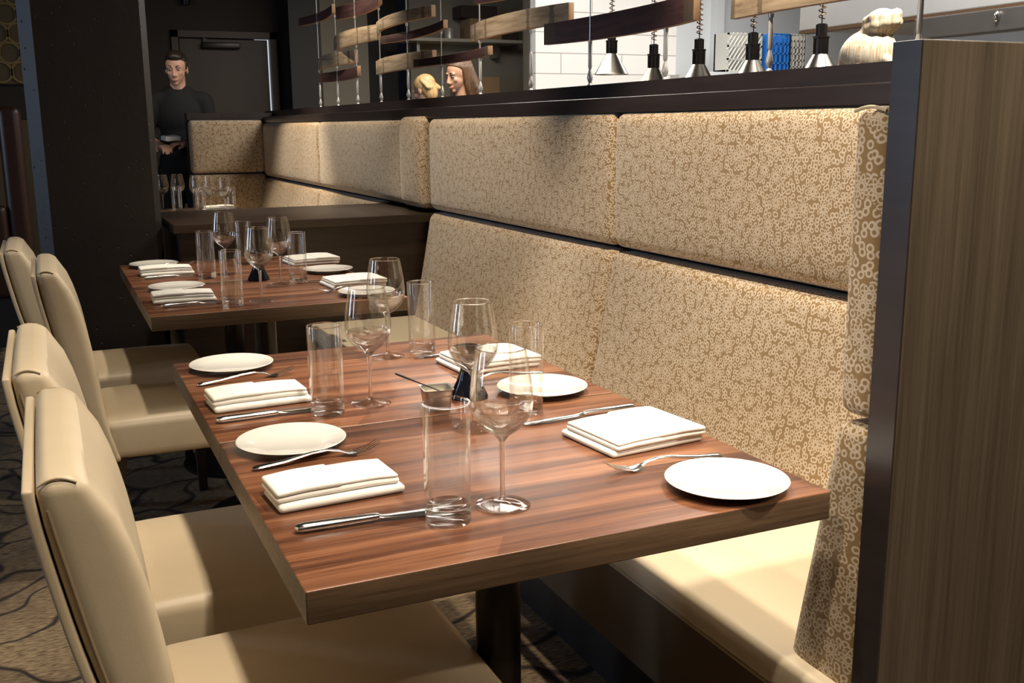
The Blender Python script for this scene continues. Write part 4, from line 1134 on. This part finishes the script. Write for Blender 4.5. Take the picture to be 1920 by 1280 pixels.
def person(loc, yaw, label, height=1.75, head_rot=(0, 0, 0), arms=None, hairfn=None, skin='skin', shirt='black_cloth', brow='hair_dark', head_off=(0, 0, 0), vox=0.006):
    """faces local -Y; arms = ((elbow, wrist, handdir), (elbow, wrist, handdir)) for local -X and +X sides"""
    k = height / 1.78
    root = empty('person', loc, label, 'person', None, yaw)
    V3 = lambda x, y, z: Vector((x, y, z)) * k
    R = Matrix.Rotation(head_rot[2], 3, 'Z') @ Matrix.Rotation(head_rot[0], 3, 'X') @ Matrix.Rotation(head_rot[1], 3, 'Y')
    hc = V3(0 + head_off[0], -0.03 + head_off[1], 1.655 + head_off[2])
    arms = arms or (((-0.25, 0.03, 1.13), (-0.24, -0.06, 0.88), (0, -0.2, -1)), ((0.25, 0.03, 1.13), (0.24, -0.06, 0.88), (0, -0.2, -1)))
    bm = B()
    P = head_shapes(bm, hc, R, k)
    capsule(bm, V3(0, 0.012, 1.44), hc + R @ V3(0, 0.012, -0.06), 0.060 * k, 0.054 * k)
    def trunk(bm, g):
        ellipsoid(bm, V3(0, 0.0, 1.30), ((0.165 + g) * k, (0.105 + g) * k, 0.20 * k)); ellipsoid(bm, V3(0, 0.0, 1.10), ((0.140 + g) * k, (0.095 + g) * k, 0.19 * k)); ellipsoid(bm, V3(0, 0.0, 0.95), ((0.160 + g) * k, (0.110 + g) * k, 0.15 * k))
        capsule(bm, V3(-0.155, 0, 1.405), V3(0.155, 0, 1.405), (0.055 + g) * k, (0.055 + g) * k)
        capsule(bm, V3(-0.06, 0.005, 1.455), V3(0.06, 0.005, 1.455), (0.045 + g) * k, (0.045 + g) * k)
    trunk(bm, -0.008)
    for sgn, (el, wr, hdv) in zip((-1, 1), arms):
        capsule(bm, V3(sgn * 0.18, 0, 1.395), V3(*el), 0.050 * k, 0.040 * k); capsule(bm, V3(*el), V3(*wr), 0.041 * k, 0.028 * k)
        hand(bm, V3(*wr), hdv, (0, 0, 1) if abs(hdv[2]) < 0.7 else (0, 1, 0), -sgn, 0.75, k)
    for sgn in (-1, 1):
        capsule(bm, V3(sgn * 0.085, 0, 0.90), V3(sgn * 0.095, -0.01, 0.49), 0.085 * k, 0.055 * k); capsule(bm, V3(sgn * 0.095, -0.01, 0.49), V3(sgn * 0.095, 0.02, 0.08), 0.056 * k, 0.036 * k)
    body = remesh(obj('body', bm, skin, root), vox)
    bm = B(); trunk(bm, 0.012)
    for sgn, (el, wr, hdv) in zip((-1, 1), arms):
        a, b = V3(sgn * 0.18, 0, 1.395), V3(*el)
        capsule(bm, a, a + (b - a) * 0.72, 0.068 * k, 0.056 * k)
    remesh(obj('shirt', bm, shirt, root), 0.010, 6)
    bm = B(); ellipsoid(bm, V3(0, 0, 0.93), (0.172 * k, 0.122 * k, 0.13 * k))
    for sgn in (-1, 1):
        capsule(bm, V3(sgn * 0.085, 0, 0.90), V3(sgn * 0.095, -0.01, 0.49), 0.100 * k, 0.075 * k); capsule(bm, V3(sgn * 0.095, -0.01, 0.49), V3(sgn * 0.095, 0.02, 0.10), 0.074 * k, 0.062 * k)
    remesh(obj('trousers', bm, 'black_cloth', root), 0.012, 6)
    for sgn in (-1, 1):
        bm = B(); rbox(bm, (sgn * 0.095 * k - 0.048, -0.19, 0.0), (sgn * 0.095 * k + 0.048, 0.09, 0.085), 0.035, 3, (2, 4, 1)); obj('shoe', bm, 'black_iron', root)
    face_parts(body, P, R, k, brow)
    if hairfn:
        bm = B(); mat = hairfn(bm, P, R, k); remesh(obj('hair', bm, mat, root), 0.005, 9)
    return root

def hair_short(bm, P, R, k):
    ellipsoid(bm, P(0, 0.020, 0.046), (0.079 * k, 0.094 * k, 0.082 * k), R, 28, 18, fn=lambda c: Vector((c.x, c.y, max(c.z, -0.25 + 0.72 * max(0, -c.y) - 0.5 * max(0, c.y)))))
    ellipsoid(bm, P(0, -0.018, 0.092), (0.060 * k, 0.072 * k, 0.040 * k), R, 20, 14)
    ellipsoid(bm, P(0.015, -0.052, 0.088), (0.042 * k, 0.034 * k, 0.026 * k), R, 20, 14)
    for q in (-1, 1): capsule(bm, P(q * 0.073, -0.010, 0.04), P(q * 0.074, -0.012, 0.0), 0.012 * k, 0.007 * k, 8)
    return 'hair_dark'
def hair_long(mat):
    def f(bm, P, R, k):
        ellipsoid(bm, P(0, 0.022, 0.042), (0.081 * k, 0.098 * k, 0.086 * k), R, 28, 18, fn=lambda c: Vector((c.x, c.y, max(c.z, -0.35 + 0.85 * max(0, -c.y)))))
        n = 26
        for i in range(n):
            a = -0.12 * PI + 1.24 * PI * i / (n - 1)
            x, y = 0.070 * math.cos(a), 0.026 + 0.084 * math.sin(a)
            wv = 0.006 * math.sin(5.1 * i)
            capsule(bm, P(x, y, 0.05), P(x * 1.14 + wv, y * 1.12 + 0.010, -0.10), 0.016 * k, 0.022 * k, 8)
            capsule(bm, P(x * 1.14 + wv, y * 1.12 + 0.010, -0.10), P(x * 1.10 - wv, y * 1.05 + 0.014, -0.24 - 0.02 * math.sin(2.3 * i)), 0.022 * k, 0.010 * k, 8)
        capsule(bm, P(0.03, 0.085, 0.075), P(0.035, 0.135, -0.10), 0.024 * k, 0.016 * k, 10)
        return mat
    return f
def hair_cap(mat):
    def f(bm, P, R, k):
        ellipsoid(bm, P(0, 0.022, 0.040), (0.084 * k, 0.102 * k, 0.090 * k), R, 28, 18, fn=lambda c: Vector((c.x, c.y, max(c.z, -0.75 + 1.1 * max(0, -c.y)))))
        ellipsoid(bm, P(0, 0.058, -0.02), (0.074 * k, 0.060 * k, 0.095 * k), R)
        for i in range(12):
            x = -0.07 + 0.14 * i / 11
            capsule(bm, P(x, 0.055, 0.085 - 4 * x * x), P(x * 1.1, 0.105, -0.02), 0.014 * k, 0.016 * k, 8)
        return mat
    return f
def hair_bun(mat):
    def f(bm, P, R, k):
        ellipsoid(bm, P(0, 0.022, 0.040), (0.082 * k, 0.100 * k, 0.088 * k), R, 28, 18, fn=lambda c: Vector((c.x, c.y, max(c.z, -0.75 + 0.9 * max(0, -c.y)))))
        ellipsoid(bm, P(0, 0.085, 0.128), (0.060 * k, 0.056 * k, 0.052 * k), R, 20, 14)
        for i in range(10):
            a = 2 * PI * i / 10
            capsule(bm, P(0.05 * math.cos(a), 0.085 + 0.05 * math.sin(a), 0.120), P(0.045 * math.cos(a + 1), 0.090 + 0.05 * math.sin(a + 1), 0.142 + 0.004 * (i % 3)), 0.020 * k, 0.020 * k, 8)
        for i in range(7):
            x = -0.05 + 0.1 * i / 6
            capsule(bm, P(x, 0.10, 0.0), P(x * 0.8, 0.095, -0.085), 0.014 * k, 0.008 * k, 8)
        return mat
    return f
# the waiter: works both hands over a folded cloth in front of him
person((0.795, 7.46, 0), math.radians(-8), 'young man in a black short-sleeved shirt standing behind the far booth, holding a cloth', 1.88, (math.radians(10), 0, math.radians(-10)),
       (((-0.25, -0.04, 1.13), (-0.14, -0.26, 1.08), (0.35, -0.9, -0.05)), ((0.225, -0.05, 1.13), (0.03, -0.25, 1.10), (-0.85, -0.5, -0.12))), hair_short, head_off=(0, 0, -0.028))
bm = B(); rbox(bm, (-0.06, -0.05, -0.006), (0.06, 0.05, 0.03), 0.010, 3, (4, 4, 1), lambda x, y, z: (x, y, z + 0.012 * math.sin(30 * x)))
fc = obj('folded_cloth', bm, 'white_cloth'); fc.location = (0.680, 7.150, 1.185); fc.rotation_euler = (0.1, 0.2, 0.3)
tag(fc, 'pale folded cloth held by the young man in black', 'cloth')
person((2.50, 5.78, 0), math.radians(-68), 'brown-haired woman in profile, smiling, seen between cables over the ledge', 1.735, (math.radians(12), 0, math.radians(-4)), None, hair_long('hair_brown'), brow='hair_brown')
person((2.58, 6.72, 0), math.radians(-150), 'person with golden blond hair, only the top of the head above the ledge', 1.66, (math.radians(22), 0, 0), None, hair_cap('hair_blond'), brow='hair_blond')
person((2.02, 1.31, 0), math.radians(205), 'person with a pale blond bun standing just behind the ledge by the end panel', 1.53, (math.radians(14), 0, 0), None, hair_bun('hair_pale'), brow='hair_pale', shirt='white_cloth')
